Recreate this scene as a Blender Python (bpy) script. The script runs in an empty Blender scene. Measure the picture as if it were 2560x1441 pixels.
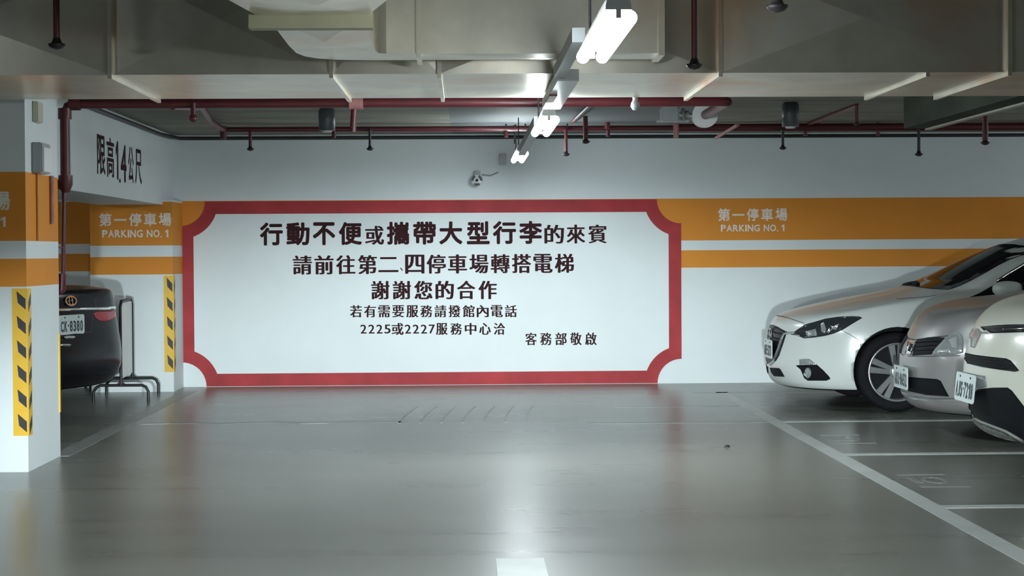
import bpy, bmesh, math, random
from mathutils import Vector, Matrix
from mathutils.bvhtree import BVHTree
from mathutils.geometry import delaunay_2d_cdt

random.seed(7)
SC = bpy.context.scene
COL = SC.collection

# ------------------------------------------------------------------ camera
F_PX, CAM_H = 4500.0, 1.28
YAW = math.atan(115 / F_PX)
PITCH = math.atan(88.5 / F_PX * math.cos(YAW))
ROLL = 0.0058
FW = Vector((math.sin(YAW) * math.cos(PITCH), math.cos(YAW) * math.cos(PITCH), -math.sin(PITCH)))
R0 = Vector((math.cos(YAW), -math.sin(YAW), 0))
U0 = R0.cross(FW)
RT = R0 * math.cos(ROLL) - U0 * math.sin(ROLL)
UP = R0 * math.sin(ROLL) + U0 * math.cos(ROLL)
CAM = Vector((0, 0, CAM_H))
cd = bpy.data.cameras.new('camera')
cam = bpy.data.objects.new('camera', cd)
COL.objects.link(cam)
cd.sensor_width = 36.0
cd.lens = F_PX / 2560 * 36.0
cd.clip_start, cd.clip_end = 0.05, 200
cam.matrix_world = Matrix((
    (RT.x, UP.x, -FW.x, CAM.x), (RT.y, UP.y, -FW.y, CAM.y), (RT.z, UP.z, -FW.z, CAM.z), (0, 0, 0, 1)))
SC.camera = cam

# ------------------------------------------------------------------ exposure, world, lights
SC.view_settings.view_transform = 'Standard'
SC.view_settings.look = 'None'
SC.view_settings.gamma = 1.0
SC.view_settings.use_curve_mapping = False
SC.view_settings.exposure = 0.10
TUBE = 84.0            # emission of the fluorescent tubes
HEAD = 3700.0           # watts of each headlight of the car the photo was taken from
w = bpy.data.worlds.new('world')
SC.world = w
w.use_nodes = True
w.node_tree.nodes['Background'].inputs[0].default_value = (0.75, 0.9, 1.0, 1)
w.node_tree.nodes['Background'].inputs[1].default_value = 0.02


def headlight(x, y, z, aim, power, size, blend, flat=0.3):
    ld = bpy.data.lights.new('headlight_beam', 'SPOT')
    ld.energy = power
    ld.color = (0.86, 0.97, 1.0)
    ld.spot_size = math.radians(size)
    ld.spot_blend = blend
    ld.shadow_soft_size = 0.07
    o = bpy.data.objects.new('headlight_beam', ld)
    COL.objects.link(o)
    o.location = (x, y, z)
    d = Vector(aim) - Vector((x, y, z))
    o.rotation_euler = d.to_track_quat('-Z', 'Y').to_euler()
    o.scale = (1.0, flat, 1.0)          # a low beam is wide and shallow


headlight(-0.95, 1.3, 0.66, (-0.9, 17.4, -0.30), HEAD, 46, 1.0, 0.385)
headlight(0.35, 1.3, 0.66, (0.8, 17.4, -0.30), HEAD, 46, 1.0, 0.385)


# ------------------------------------------------------------------ small helpers
def ray(px, py):
    return FW * F_PX + RT * (px - 1280) - UP * (py - 720.5)


def at(px, py, Y):
    d = ray(px, py)
    return CAM + d * (Y / d.y)


def on_floor(px, py, z=0.0):
    d = ray(px, py)
    return CAM + d * ((z - CAM_H) / d.z)


def at_x(px, py, X):
    d = ray(px, py)
    return CAM + d * (X / d.x)


WM = {}


def wm(o):
    return WM.get(o.name, Matrix.Identity(4))


MATS = {}


def mat(name, col, rough=0.6, metal=0.0, spec=0.5, coat=0.0, var=0.0, scale=4.0, bump=0.0, bscale=60.0,
        stretch=(1, 1, 1), emit=None, col2=None, alpha=1.0, trans=0.0, coat_rough=0.05):
    if name in MATS:
        return MATS[name]
    m = bpy.data.materials.new(name)
    m.use_nodes = True
    nt = m.node_tree
    b = nt.nodes['Principled BSDF']
    b.inputs['Base Color'].default_value = (*col, 1)
    b.inputs['Roughness'].default_value = rough
    b.inputs['Metallic'].default_value = metal
    b.inputs['Specular IOR Level'].default_value = spec
    b.inputs['Coat Weight'].default_value = coat
    b.inputs['Coat Roughness'].default_value = coat_rough
    b.inputs['Transmission Weight'].default_value = trans
    if emit:
        b.inputs['Emission Color'].default_value = (*emit[0], 1)
        b.inputs['Emission Strength'].default_value = emit[1]
    if var or bump:
        tc = nt.nodes.new('ShaderNodeTexCoord')
        mp = nt.nodes.new('ShaderNodeMapping')
        mp.inputs['Scale'].default_value = stretch
        nt.links.new(tc.outputs['Object'], mp.inputs['Vector'])
    if var:
        n = nt.nodes.new('ShaderNodeTexNoise')
        n.inputs['Scale'].default_value = scale
        n.inputs['Detail'].default_value = 5
        n.inputs['Roughness'].default_value = 0.6
        nt.links.new(mp.outputs['Vector'], n.inputs['Vector'])
        rp = nt.nodes.new('ShaderNodeValToRGB')
        rp.color_ramp.elements[0].position = 0.3
        rp.color_ramp.elements[1].position = 0.7
        lo = col2 or tuple(c * (1 - var) for c in col)
        hi = col if col2 else tuple(min(1, c * (1 + var)) for c in col)
        rp.color_ramp.elements[0].color = (*lo, 1)
        rp.color_ramp.elements[1].color = (*hi, 1)
        nt.links.new(n.outputs['Fac'], rp.inputs['Fac'])
        nt.links.new(rp.outputs['Color'], b.inputs['Base Color'])
    if bump:
        n2 = nt.nodes.new('ShaderNodeTexNoise')
        n2.inputs['Scale'].default_value = bscale
        n2.inputs['Detail'].default_value = 4
        nt.links.new(mp.outputs['Vector'], n2.inputs['Vector'])
        bp = nt.nodes.new('ShaderNodeBump')
        bp.inputs['Strength'].default_value = bump
        bp.inputs['Distance'].default_value = 0.02
        nt.links.new(n2.outputs['Fac'], bp.inputs['Height'])
        nt.links.new(bp.outputs['Normal'], b.inputs['Normal'])
    MATS[name] = m
    return m


class MB:
    """collects shapes given in world coordinates and links them as one mesh object"""

    def __init__(self):
        self.v, self.f, self.m, self.s = [], [], [], []

    def add(self, verts, faces, mi=0, smooth=False):
        o = len(self.v)
        self.v += [Vector(p) for p in verts]
        for f in faces:
            self.f.append([i + o for i in f])
            self.m.append(mi)
            self.s.append(smooth)
        return self

    def box(self, a, b, mi=0):
        (x0, y0, z0), (x1, y1, z1) = a, b
        x0, x1 = min(x0, x1), max(x0, x1)
        y0, y1 = min(y0, y1), max(y0, y1)
        z0, z1 = min(z0, z1), max(z0, z1)
        v = [(x0, y0, z0), (x1, y0, z0), (x1, y1, z0), (x0, y1, z0), (x0, y0, z1), (x1, y0, z1), (x1, y1, z1), (x0, y1, z1)]
        return self.add(v, [(0, 3, 2, 1), (4, 5, 6, 7), (0, 1, 5, 4), (1, 2, 6, 5), (2, 3, 7, 6), (3, 0, 4, 7)], mi)

    def prism(self, poly, d, mi=0):
        """poly: list of 3-D points in one plane, extruded by vector d"""
        n = len(poly)
        d = Vector(d)
        v = [Vector(p) for p in poly]
        nrm = Vector((0, 0, 0))
        for i in range(n):
            nrm += v[i].cross(v[(i + 1) % n])
        if nrm.dot(d) > 0:
            v.reverse()
        v2 = v + [p + d for p in v]
        fs = [list(range(n)), list(range(2 * n - 1, n - 1, -1))]
        for i in range(n):
            j = (i + 1) % n
            fs.append([j, i, i + n, j + n])
        return self.add(v2, fs, mi)

    def tube(self, pts, r, seg=12, mi=0, caps=True):
        pts = [Vector(p) for p in pts]
        rs = r if isinstance(r, (list, tuple)) else [r] * len(pts)
        rings = []
        up = None
        for i, p in enumerate(pts):
            if i == 0:
                t = (pts[1] - p).normalized()
            elif i == len(pts) - 1:
                t = (p - pts[i - 1]).normalized()
            else:
                t = ((pts[i + 1] - p).normalized() + (p - pts[i - 1]).normalized())
                t = t.normalized() if t.length > 1e-6 else (pts[i + 1] - p).normalized()
            if up is None:
                up = t.orthogonal().normalized()
            a = (up - t * up.dot(t))
            a = a.normalized() if a.length > 1e-6 else t.orthogonal().normalized()
            up = a
            b = t.cross(a)
            k = 1.0
            if 0 < i < len(pts) - 1:
                c = max(0.5, t.dot((pts[i + 1] - p).normalized()))
                k = 1 / c if False else 1.0
            rings.append([p + (a * math.cos(q) + b * math.sin(q)) * rs[i] * k for q in [2 * math.pi * s / seg for s in range(seg)]])
        v = [q for rg in rings for q in rg]
        fs = []
        for i in range(len(rings) - 1):
            for s in range(seg):
                s2 = (s + 1) % seg
                fs.append([i * seg + s, i * seg + s2, (i + 1) * seg + s2, (i + 1) * seg + s])
        self.add(v, fs, mi, True)
        if caps:
            o = len(v)
            self.add(rings[0], [list(range(seg - 1, -1, -1))], mi)
            self.add(rings[-1], [list(range(seg))], mi)
        return self

    def lathe(self, c, axis, prof, seg=24, mi=0, smooth=True):
        """prof: list of (distance along axis, radius)"""
        c, ax = Vector(c), Vector(axis).normalized()
        a = ax.orthogonal().normalized()
        b = ax.cross(a)
        v = []
        for h, r in prof:
            for s in range(seg):
                q = 2 * math.pi * s / seg
                v.append(c + ax * h + (a * math.cos(q) + b * math.sin(q)) * r)
        fs = []
        for i in range(len(prof) - 1):
            for s in range(seg):
                s2 = (s + 1) % seg
                fs.append([i * seg + s, i * seg + s2, (i + 1) * seg + s2, (i + 1) * seg + s])
        return self.add(v, fs, mi, smooth)

    def build(self, name, mats, parent=None, bevel=0.0, recalc=True, merge=False):
        me = bpy.data.meshes.new(name)
        vs = self.v
        if parent is not None:
            inv = wm(parent).inverted()
            vs = [inv @ p for p in vs]
        me.from_pydata([tuple(p) for p in vs], [], self.f)
        mats = mats if isinstance(mats, (list, tuple)) else [mats]
        for m in mats:
            me.materials.append(m)
        for p, mi, s in zip(me.polygons, self.m, self.s):
            p.material_index = mi
            p.use_smooth = s
        if recalc or bevel or merge:
            bm = bmesh.new()
            bm.from_mesh(me)
            if merge:
                bmesh.ops.remove_doubles(bm, verts=bm.verts, dist=1e-5)
            bmesh.ops.recalc_face_normals(bm, faces=bm.faces)
            if bevel:
                es = [e for e in bm.edges if len(e.link_faces) == 2 and e.calc_face_angle(0) > 0.5]
                bmesh.ops.bevel(bm, geom=es, offset=bevel, segments=2, affect='EDGES', clamp_overlap=True)
            bm.to_mesh(me)
            bm.free()
        me.update()
        o = bpy.data.objects.new(name, me)
        COL.objects.link(o)
        if parent is not None:
            o.parent = parent
            WM[o.name] = wm(parent).copy()
        else:
            WM[o.name] = Matrix.Identity(4)
        return o


def tag(o, label=None, cat=None, group=None, kind=None):
    if label:
        o['label'] = label
    if cat:
        o['category'] = cat
    if group:
        o['group'] = group
    if kind:
        o['kind'] = kind
    return o


def thing(name, label, cat, loc=(0, 0, 0), rz=0.0, group=None):
    o = bpy.data.objects.new(name, None)
    COL.objects.link(o)
    o.empty_display_size = 0.2
    o.location = loc
    o.rotation_euler = (0, 0, rz)
    WM[o.name] = Matrix.Translation(Vector(loc)) @ Matrix.Rotation(rz, 4, 'Z')
    return tag(o, label, cat, group)


def dup(root, offset, label=None):
    r = root.copy()
    COL.objects.link(r)
    r.location = Vector(root.location) + Vector(offset)
    if label:
        r['label'] = label
    WM[r.name] = Matrix.Translation(Vector(offset)) @ wm(root)
    for ch in list(root.children):
        c = ch.copy()
        COL.objects.link(c)
        c.parent = r
        for g in list(ch.children):
            d = g.copy()
            COL.objects.link(d)
            d.parent = c
    return r


# glyphs: text curves of Blender's own font turned into meshes; embolden thickens all strokes,
# stem thickens upright strokes only (for the Song style lettering)
_gl = {}


def glyph(ch, embolden=0.0, stem=0.0):
    key = (ch, embolden, stem)
    if key in _gl:
        return _gl[key]
    cu = bpy.data.curves.new('lettering', 'FONT')
    cu.body = ch
    cu.resolution_u = 3
    o = bpy.data.objects.new('lettering', cu)
    COL.objects.link(o)
    dg = bpy.context.evaluated_depsgraph_get()
    me = bpy.data.meshes.new_from_object(o.evaluated_get(dg), depsgraph=dg)
    v0 = [(p.co.x, p.co.y) for p in me.vertices]
    f0 = [list(p.vertices) for p in me.polygons]
    bpy.data.objects.remove(o)
    bpy.data.curves.remove(cu)
    bpy.data.meshes.remove(me)
    if ch == '1':               # a one with its flag
        v0 = [(.22, 0), (.40, 0), (.40, .72), (.27, .72), (.03, .58), (.03, .46), (.22, .56)]
        f0 = [list(range(7))]
    sh = [(0.0, 0.0)]
    if embolden:
        sh += [(embolden * math.cos(k * math.pi / 4), embolden * math.sin(k * math.pi / 4)) for k in range(8)]
    if stem:
        sh += [(stem * k / 2, 0.0) for k in (-2, -1, 1, 2)]
    vs, fs = [], []
    for k, (dx, dy) in enumerate(sh):
        n = len(vs)
        vs += [(x + dx, y + dy, k * 0.00012) for x, y in v0]
        fs += [[i + n for i in f] for f in f0]
    _gl[key] = (vs, fs)
    return vs, fs


def put_glyph(mb, ch, o, ex, ey, box=None, em=None, embolden=0.0, stem=0.0, mi=0):
    """box=(x0,x1,y0,y1): fit the glyph's outline to it; o, ex, ey: the plane it lies in"""
    vs, fs = glyph(ch, embolden, stem)
    if not vs:
        return
    x0, x1 = min(v[0] for v in vs), max(v[0] for v in vs)
    y0, y1 = min(v[1] for v in vs), max(v[1] for v in vs)
    nn = Vector(ex).cross(Vector(ey))
    mb.add([Vector(o) + Vector(ex) * (box[0] + (a - x0) / max(1e-6, x1 - x0) * (box[1] - box[0]))
            + Vector(ey) * (box[2] + (b - y0) / max(1e-6, y1 - y0) * (box[3] - box[2])) + nn * h for a, b, h in vs], fs, mi)


# ------------------------------------------------------------------ materials
M_WALL = mat('white_wall_paint', (0.68, 0.74, 0.75), 0.55, var=0.035, scale=1.5, bump=0.04, bscale=30)
M_ORANGE = mat('orange_stripe_paint', (0.68, 0.265, 0.040), 0.65, spec=0.15, var=0.04, scale=3)
M_YELLOW = mat('yellow_guard_plastic', (0.75, 0.45, 0.02), 0.4, var=0.06, scale=9)
M_BLACK = mat('black_plastic', (0.012, 0.012, 0.014), 0.45, var=0.2, scale=20)
M_RED = mat('red_border_paint', (0.36, 0.032, 0.037), 0.62, spec=0.3, var=0.22, scale=2.6)
M_INK = mat('maroon_lettering_paint', (0.036, 0.011, 0.014), 0.8, spec=0.15, var=0.1, scale=8)
M_PALE = mat('pale_lettering_paint', (0.80, 0.71, 0.64), 0.5, var=0.08, scale=8)
M_PIPE = mat('maroon_pipe_paint', (0.085, 0.012, 0.016), 0.42, var=0.2, scale=6)
M_PIPE2 = mat('faded_red_primer', (0.36, 0.16, 0.15), 0.6, var=0.2, scale=12)
M_DARK = mat('dark_conduit', (0.02, 0.018, 0.02), 0.5, var=0.15, scale=8)
M_BRASS = mat('dark_sprinkler_metal', (0.035, 0.03, 0.032), 0.4, metal=0.4, var=0.2, scale=30)
M_DUCT = mat('dull_galvanised_duct', (0.78, 0.735, 0.62), 0.30, metal=0.85, var=0.16, scale=2.2, bump=0.06, bscale=5)
def add_stains(m, col, scale, lo, hi):
    nt = m.node_tree
    bs = nt.nodes['Principled BSDF']
    src = bs.inputs['Base Color'].links[0].from_socket
    tc = nt.nodes.new('ShaderNodeTexCoord')
    n = nt.nodes.new('ShaderNodeTexNoise')
    n.inputs['Scale'].default_value = scale
    n.inputs['Detail'].default_value = 3
    nt.links.new(tc.outputs['Object'], n.inputs['Vector'])
    mr = nt.nodes.new('ShaderNodeMapRange')
    mr.inputs['From Min'].default_value = lo
    mr.inputs['From Max'].default_value = hi
    nt.links.new(n.outputs['Fac'], mr.inputs['Value'])
    mx = nt.nodes.new('ShaderNodeMix')
    mx.data_type = 'RGBA'
    mx.inputs[7].default_value = (*col, 1)
    nt.links.new(mr.outputs['Result'], mx.inputs[0])
    nt.links.new(src, mx.inputs[6])
    nt.links.new(mx.outputs[2], bs.inputs['Base Color'])


add_stains(M_DUCT, (0.66, 0.44, 0.28), 1.1, 0.56, 0.74)
M_DUCT2 = mat('duct_seam_tape', (0.46, 0.45, 0.40), 0.45, metal=0.2, var=0.1, scale=6)
M_SPRAY = mat('sprayed_ceiling', (0.23, 0.225, 0.19), 0.9, var=0.3, scale=1.7, bump=0.5, bscale=22, stretch=(0.6, 2.2, 1))
M_SLAB = mat('grey_painted_slab', (0.12, 0.135, 0.14), 0.7, var=0.05, scale=2, bump=0.05)
M_WHITE = mat('white_enamel', (0.72, 0.74, 0.74), 0.35, var=0.04, scale=6)
M_GREY = mat('grey_enamel', (0.30, 0.32, 0.33), 0.4, var=0.06, scale=6)
M_BEIGE = mat('beige_plastic', (0.48, 0.47, 0.38), 0.5, var=0.05, scale=6)
M_LINE = mat('worn_line_paint', (0.48, 0.51, 0.49), 0.45, var=0.10, scale=3.0)
M_LINE2 = mat('faded_line_paint', (0.235, 0.25, 0.238), 0.38, var=0.2, scale=5.0)
M_STEEL = mat('galvanised_steel', (0.5, 0.52, 0.52), 0.35, metal=0.8, var=0.1, scale=12)
M_CAN = mat('grey_can_paint', (0.08, 0.09, 0.10), 0.4, var=0.1, scale=8)


def floor_mat():
    m = bpy.data.materials.new('sealed_concrete_floor')
    m.use_nodes = True
    nt = m.node_tree
    b = nt.nodes['Principled BSDF']
    tc = nt.nodes.new('ShaderNodeTexCoord')

    def noise(scale, det, st, rough=0.6):
        mp = nt.nodes.new('ShaderNodeMapping')
        mp.inputs['Scale'].default_value = st
        nt.links.new(tc.outputs['Object'], mp.inputs['Vector'])
        n = nt.nodes.new('ShaderNodeTexNoise')
        n.inputs['Scale'].default_value = scale
        n.inputs['Detail'].default_value = det
        n.inputs['Roughness'].default_value = rough
        nt.links.new(mp.outputs['Vector'], n.inputs['Vector'])
        return n
    n1 = noise(0.55, 2.5, (0.7, 1.3, 1))
    n2 = noise(1.4, 2, (0.35, 2.2, 1), 0.5)
    mx = nt.nodes.new('ShaderNodeMix')
    mx.data_type = 'FLOAT'
    mx.inputs[0].default_value = 0.45
    nt.links.new(n1.outputs['Fac'], mx.inputs[2])
    nt.links.new(n2.outputs['Fac'], mx.inputs[3])
    rp = nt.nodes.new('ShaderNodeValToRGB')
    e = rp.color_ramp.elements
    e[0].position, e[0].color = 0.34, (0.130, 0.136, 0.119, 1)
    e[1].position, e[1].color = 0.68, (0.205, 0.212, 0.187, 1)
    nt.links.new(mx.outputs[0], rp.inputs['Fac'])
    nt.links.new(rp.outputs['Color'], b.inputs['Base Color'])
    rr = nt.nodes.new('ShaderNodeMapRange')
    rr.inputs['To Min'].default_value = 0.24
    rr.inputs['To Max'].default_value = 0.33
    nt.links.new(n2.outputs['Fac'], rr.inputs['Value'])
    nt.links.new(rr.outputs['Result'], b.inputs['Roughness'])
    b.inputs['Specular IOR Level'].default_value = 0.5
    return m


M_FLOOR = floor_mat()
M_CONC = mat('bare_grey_concrete', (0.20, 0.20, 0.19), 0.8, var=0.1, scale=2)

# ------------------------------------------------------------------ the setting
WY = 17.43                      # back wall
CZ = 2.43                       # ceiling over the far part, the near part is higher
XL, XR, YB = -9.0, 9.0, -8.0
floor = tag(MB().box((XL, YB, -0.12), (XR, WY + 0.2, 0)).build('floor', M_FLOOR), kind='structure')

b = MB()
zs = [0, 1.124, 1.293, 1.388, 1.795, CZ + 0.25]
for i in range(5):
    b.box((XL, WY, zs[i]), (XR, WY + 0.2, zs[i + 1]), 1 if i in (1, 3) else 0)
tag(b.build('wall_back', [M_WALL, M_ORANGE]), 'white wall with two orange stripes at the back of the garage', kind='structure')
tag(MB().box((XL - 0.2, YB, 0), (XL, WY + 0.2, 2.9)).build('wall_left', M_CONC), kind='structure')
tag(MB().box((XR, YB, 0), (XR + 0.2, WY + 0.2, 2.9)).build('wall_right', M_CONC), kind='structure')
tag(MB().box((XL, YB - 0.2, 0), (XR, YB, 2.9)).build('wall_front', M_CONC), kind='structure')
b = MB()
b.box((XL, 10.4, CZ), (-0.13, WY, CZ + 0.3), 0)
b.box((-0.13, 10.4, CZ), (1.95, WY, CZ + 0.3), 1)
b.box((1.95, 10.4, CZ), (XR, WY, CZ + 0.3), 0)
b.box((XL, YB, 2.72), (XR, 10.4, 3.0), 1)
tag(b.build('ceiling', [M_SPRAY, M_SLAB]), kind='structure')
tag(MB().box((-3.40, 11.52, 1.745), (-2.82, 16.85, CZ)).box((-3.40, 16.85, 1.79), (-2.82, WY, CZ)).build('trim_beam', M_WALL), 'white concrete beam between the two striped pillars', kind='structure')


def floor_mark(name, polys, m, label=None):
    b = MB()
    for p in polys:
        b.prism([(x, y, 0.0) for x, y in p], (0, 0, 0.002))
    o = b.build(name, m, floor)
    if label:
        o['label'] = label
    return o


def rect(x0, x1, y0, y1):
    return [(x0, y0), (x1, y0), (x1, y1), (x0, y1)]


floor_mark('lane_line', [rect(2.258, 2.365, 4.5, 16.3)], M_LINE, 'white painted line along the row of parked cars')
for yy in (8.885, 11.22, 13.42):
    floor_mark('bay_line', [rect(2.365, 7.6, yy - 0.05, yy + 0.05)], M_LINE, 'thin white bay line')
floor_mark('bay_line', [rect(2.05, 7.6, 16.18, 16.28)], M_LINE2, 'faded bay line nearest the wall')
floor_mark('lane_line', [rect(-2.66, -2.53, 11.5, 16.9)], M_LINE2, 'faded painted line beside the pillars')
floor_mark('lane_dash', [rect(0.118, 0.318, 5.2, 7.5)], M_LINE, 'white dash at the bottom of the picture')
floor_mark('old_line', [rect(0.9, 2.258, 13.36, 13.44), rect(1.2, 2.258, 14.75, 14.83)], M_LINE2, 'worn away old line')


def ring_poly(cx, cy, rx, ry, w, n=28):
    out = []
    for i in range(n):
        a0, a1 = 2 * math.pi * i / n, 2 * math.pi * (i + 1) / n
        out.append([(cx + rx * math.cos(a0), cy + ry * math.sin(a0)), (cx + rx * math.cos(a1), cy + ry * math.sin(a1)),
                    (cx + (rx - w) * math.cos(a1), cy + (ry - w) * math.sin(a1)), (cx + (rx - w) * math.cos(a0), cy + (ry - w) * math.sin(a0))])
    return out


for yy in (7.6, 9.92, 12.15):
    floor_mark('bay_number', [rect(2.45, 2.72, yy + 0.24, yy + 0.29), rect(2.45, 2.72, yy - 0.29, yy - 0.24), rect(2.47, 2.51, yy - 0.1, yy + 0.12)]
               + ring_poly(2.60, yy, 0.07, 0.13, 0.025), M_LINE2, 'faint painted bay number')
# pale skim patch with curved scrape arcs
arcs = []
for k in range(7):
    cx = -0.42 + k * 0.16
    pts = [(cx - 0.10 * math.sin(t * 1.5), 15.0 - t * 1.45) for t in [i / 8 for i in range(9)]]
    for i in range(8):
        (xa, ya), (xb, yb) = pts[i], pts[i + 1]
        arcs.append([(xa, ya), (xa + 0.018, ya), (xb + 0.018, yb), (xb, yb)])
floor_mark('scrape_mark', arcs, M_LINE2, 'curved pale scrape marks on the floor before the notice')
band = [(-2.45 + 0.2 * i, 13.62 + 0.05 * math.sin(i * 1.7) + 0.03 * math.sin(i * 4.1)) for i in range(11)]
floor_mark('worn_edge', [[band[i], band[i + 1], (band[i + 1][0], band[i + 1][1] + 0.10), (band[i][0], band[i][1] + 0.10)] for i in range(10)],
           M_LINE2, 'pale worn edge across the floor')

# ------------------------------------------------------------------ pillars
def pillar(label, x0, x1, y0, y1, top):
    t = thing('concrete_pillar', label, 'pillar', ((x0 + x1) / 2, (y0 + y1) / 2, 0), group='striped concrete pillars')
    b = MB()
    zz = [0, 1.096, 1.261, 1.366, 1.773, top]
    for i in range(5):
        b.box((x0, y0, zz[i]), (x1, y1, zz[i + 1]), 1 if i in (1, 3) else 0)
    b.build('shaft', [M_WALL, M_ORANGE], t)
    return t


p_near = pillar('near white pillar with two orange stripes at the left edge', -3.37, -2.59, 10.68, 11.52, CZ)
p_far = pillar('far white pillar with two orange stripes beside the red framed notice', -3.495, -2.73, 16.85, WY, 1.79)


def corner_guard(label, x, y, z0, z1, leg, marks):
    t = thing('corner_guard', label, 'corner guard', (x, y, z0), group='black and yellow corner guards')
    e = 0.006
    b = MB()
    b.box((x - leg, y - e, z0), (x + e, y, z1))
    b.box((x, y, z0), (x + e, y + leg, z1))
    b.build('guard_strip', M_YELLOW, t)
    b = MB()
    h = (z1 - z0) / marks
    for k in range(marks):
        zc = z0 + h * (k + 0.5)
        b.prism([(x - leg * 0.68, y - e, zc + h * 0.40), (x - leg * 0.06, y - e, zc + h * 0.08), (x - leg * 0.06, y - e, zc - h * 0.36), (x - leg * 0.60, y - e, zc - h * 0.08)], (0, -0.0015, 0))
        b.prism([(x + e, y + leg * 0.15, zc - h * 0.05), (x + e, y + leg * 0.85, zc + h * 0.30), (x + e, y + leg * 0.85, zc - h * 0.12), (x + e, y + leg * 0.15, zc - h * 0.45)], (0.0015, 0, 0))
    b.build('black_marks', M_BLACK, t)
    return t


corner_guard('black and yellow corner guard on the near pillar', -2.59, 10.68, 0.215, 1.085, 0.085, 6)
corner_guard('black and yellow corner guard on the far pillar beside the notice', -2.73, 16.85, 0.185, 1.085, 0.085, 5)
tag(MB().box((-2.62, 11.52, 0.28), (-2.584, 11.526, 0.78)).box((-2.59, 11.49, 0.28), (-2.584, 11.526, 0.78)).build('corner_guard', M_YELLOW),
    'thin yellow edge of the guard on the rear corner of the near pillar', 'corner guard')

# ------------------------------------------------------------------ painted notice on the back wall
SP = WY / F_PX


def wallpt(px, py):
    """the notice's own flat coordinates (metres), read with the picture levelled"""
    p = at(px, py, WY)
    return p.x, p.z


NX0, NX1, NZ0, NZ1 = -2.745, 2.09, 0.004, 1.79
RO, RI, TH = 0.235, 0.360, 0.122
notice = thing('wall_notice', 'large white painted notice with notched red border and rows of maroon writing', 'notice', ((NX0 + NX1) / 2, WY, 0))


def notched(inset, r, n=10):
    """outline of a rectangle whose corners are scooped by circles about the outer corners"""
    x0, x1, z0, z1 = NX0 + inset, NX1 - inset, NZ0 + inset, NZ1 - inset
    out = []
    for cx, cz, sx, sz in ((NX0, NZ0, 1, 1), (NX1, NZ0, -1, 1), (NX1, NZ1, -1, -1), (NX0, NZ1, 1, -1)):
        a0 = math.asin(min(1, inset / r))
        arc = [(cx + sx * r * math.cos(a), cz + sz * r * math.sin(a)) for a in [a0 + (math.pi / 2 - 2 * a0) * i / n for i in range(n + 1)]]
        # order so that the outline runs counter-clockwise from the lower left corner
        if (sx, sz) in ((1, 1), (-1, -1)):
            arc.reverse()
        out.append(arc)
    return [p for arc in out for p in arc]


outer, inner = notched(0, RO), notched(TH, RI)
b = MB()
b.prism([(x, WY, z) for x, z in outer], (0, -0.003, 0))
b.build('white_panel', M_WALL, notice)
b = MB()
n = len(outer)
b.add([(x, WY - 0.005, z) for x, z in outer] + [(x, WY - 0.005, z) for x, z in inner] + [(x, WY - 0.003, z) for x, z in outer] + [(x, WY - 0.003, z) for x, z in inner],
      [[i, (i + 1) % n, (i + 1) % n + n, i + n] for i in range(n)] + [[i + 2 * n, (i + 1) % n + 2 * n, (i + 1) % n, i] for i in range(n)]
      + [[i + n, (i + 1) % n + n, (i + 1) % n + 3 * n, i + 3 * n] for i in range(n)])
b.build('border', M_RED, notice, recalc=False)

O_W = (0, WY - 0.0035, 0)
EX, EZ = (1, 0, 0), (0, 0, 1)


def line_of(name, cells, **kw):
    """cells: (character, x0, x1, y0, y1, embolden, stem) in photograph pixels on the wall"""
    b = MB()
    for ch, x0, x1, y0, y1, eb, st in cells:
        xa, zb = wallpt(x0, y1)
        xb, za = wallpt(x1, y0)
        put_glyph(b, ch, O_W, EX, EZ, box=(xa, xb, zb, za), embolden=eb, stem=st)
    return b.build(name, M_INK, notice, recalc=False)


def even(text, x0, pitch, w, y0, y1, tilt, eb, st):
    return [(c, x0 + i * pitch, x0 + i * pitch + w, y0 - tilt * i * pitch, y1 - tilt * i * pitch, eb, st) for i, c in enumerate(text)]


T = 0.0062
B1, S1 = 0.026, 0.05
r1 = []
for i, (c, a, z) in enumerate([('行', 650, 707), ('動', 716, 774), ('不', 782, 838), ('便', 847, 905), ('攜', 967, 1023), ('帶', 1033, 1090),
                               ('大', 1098, 1156), ('型', 1167, 1224), ('行', 1232, 1290), ('李', 1298, 1355)]):
    dy = T * (a - 650)
    r1.append((c, a, z, 556.5 - dy, 614.5 - dy, 0.034, 0))
for c, a, z in (('或', 913, 960), ('的', 1361, 1410), ('來', 1416, 1463), ('賓', 1470, 1517)):
    dy = T * (a - 650)
    r1.append((c, a, z, 566.5 - dy, 614 - dy, 0.007, 0.032))
line_of('text_line', r1)
r2 = even('請前往第', 732, 54.2, 48, 639, 687, T, 0.007, 0.036)
r2 += [('二', 946, 996, 643, 681, 0.007, 0.02), ('、', 1000, 1007, 669, 678, 0.004, 0)]
r2 += even('四停車場轉搭電梯', 1013, 53.4, 48, 637, 685, T, 0.007, 0.036)
line_of('text_line', r2)
line_of('text_line', even('謝謝您的合作', 928, 53.6, 46, 702.5, 749, 0.002, 0.007, 0.036))
line_of('text_line', even('若有需要服務請撥館內電話', 875, 35.2, 30, 763.5, 794, 0.001, 0.003, 0.032))
r5 = even('2225', 901, 20, 15.5, 812, 834.5, 0.001, 0.004, 0.02) + [('或', 979, 1009, 808, 838, 0.003, 0.032)]
r5 += even('2227', 1012, 20, 15.5, 812, 834.5, 0.001, 0.004, 0.02) + even('服務中心洽', 1090, 36, 29, 808, 837.5, 0.001, 0.003, 0.032)
line_of('text_line', r5)
line_of('text_line', even('客務部敬啟', 1313, 37.4, 29, 832, 863.5, 0.001, 0.003, 0.028))


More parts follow.
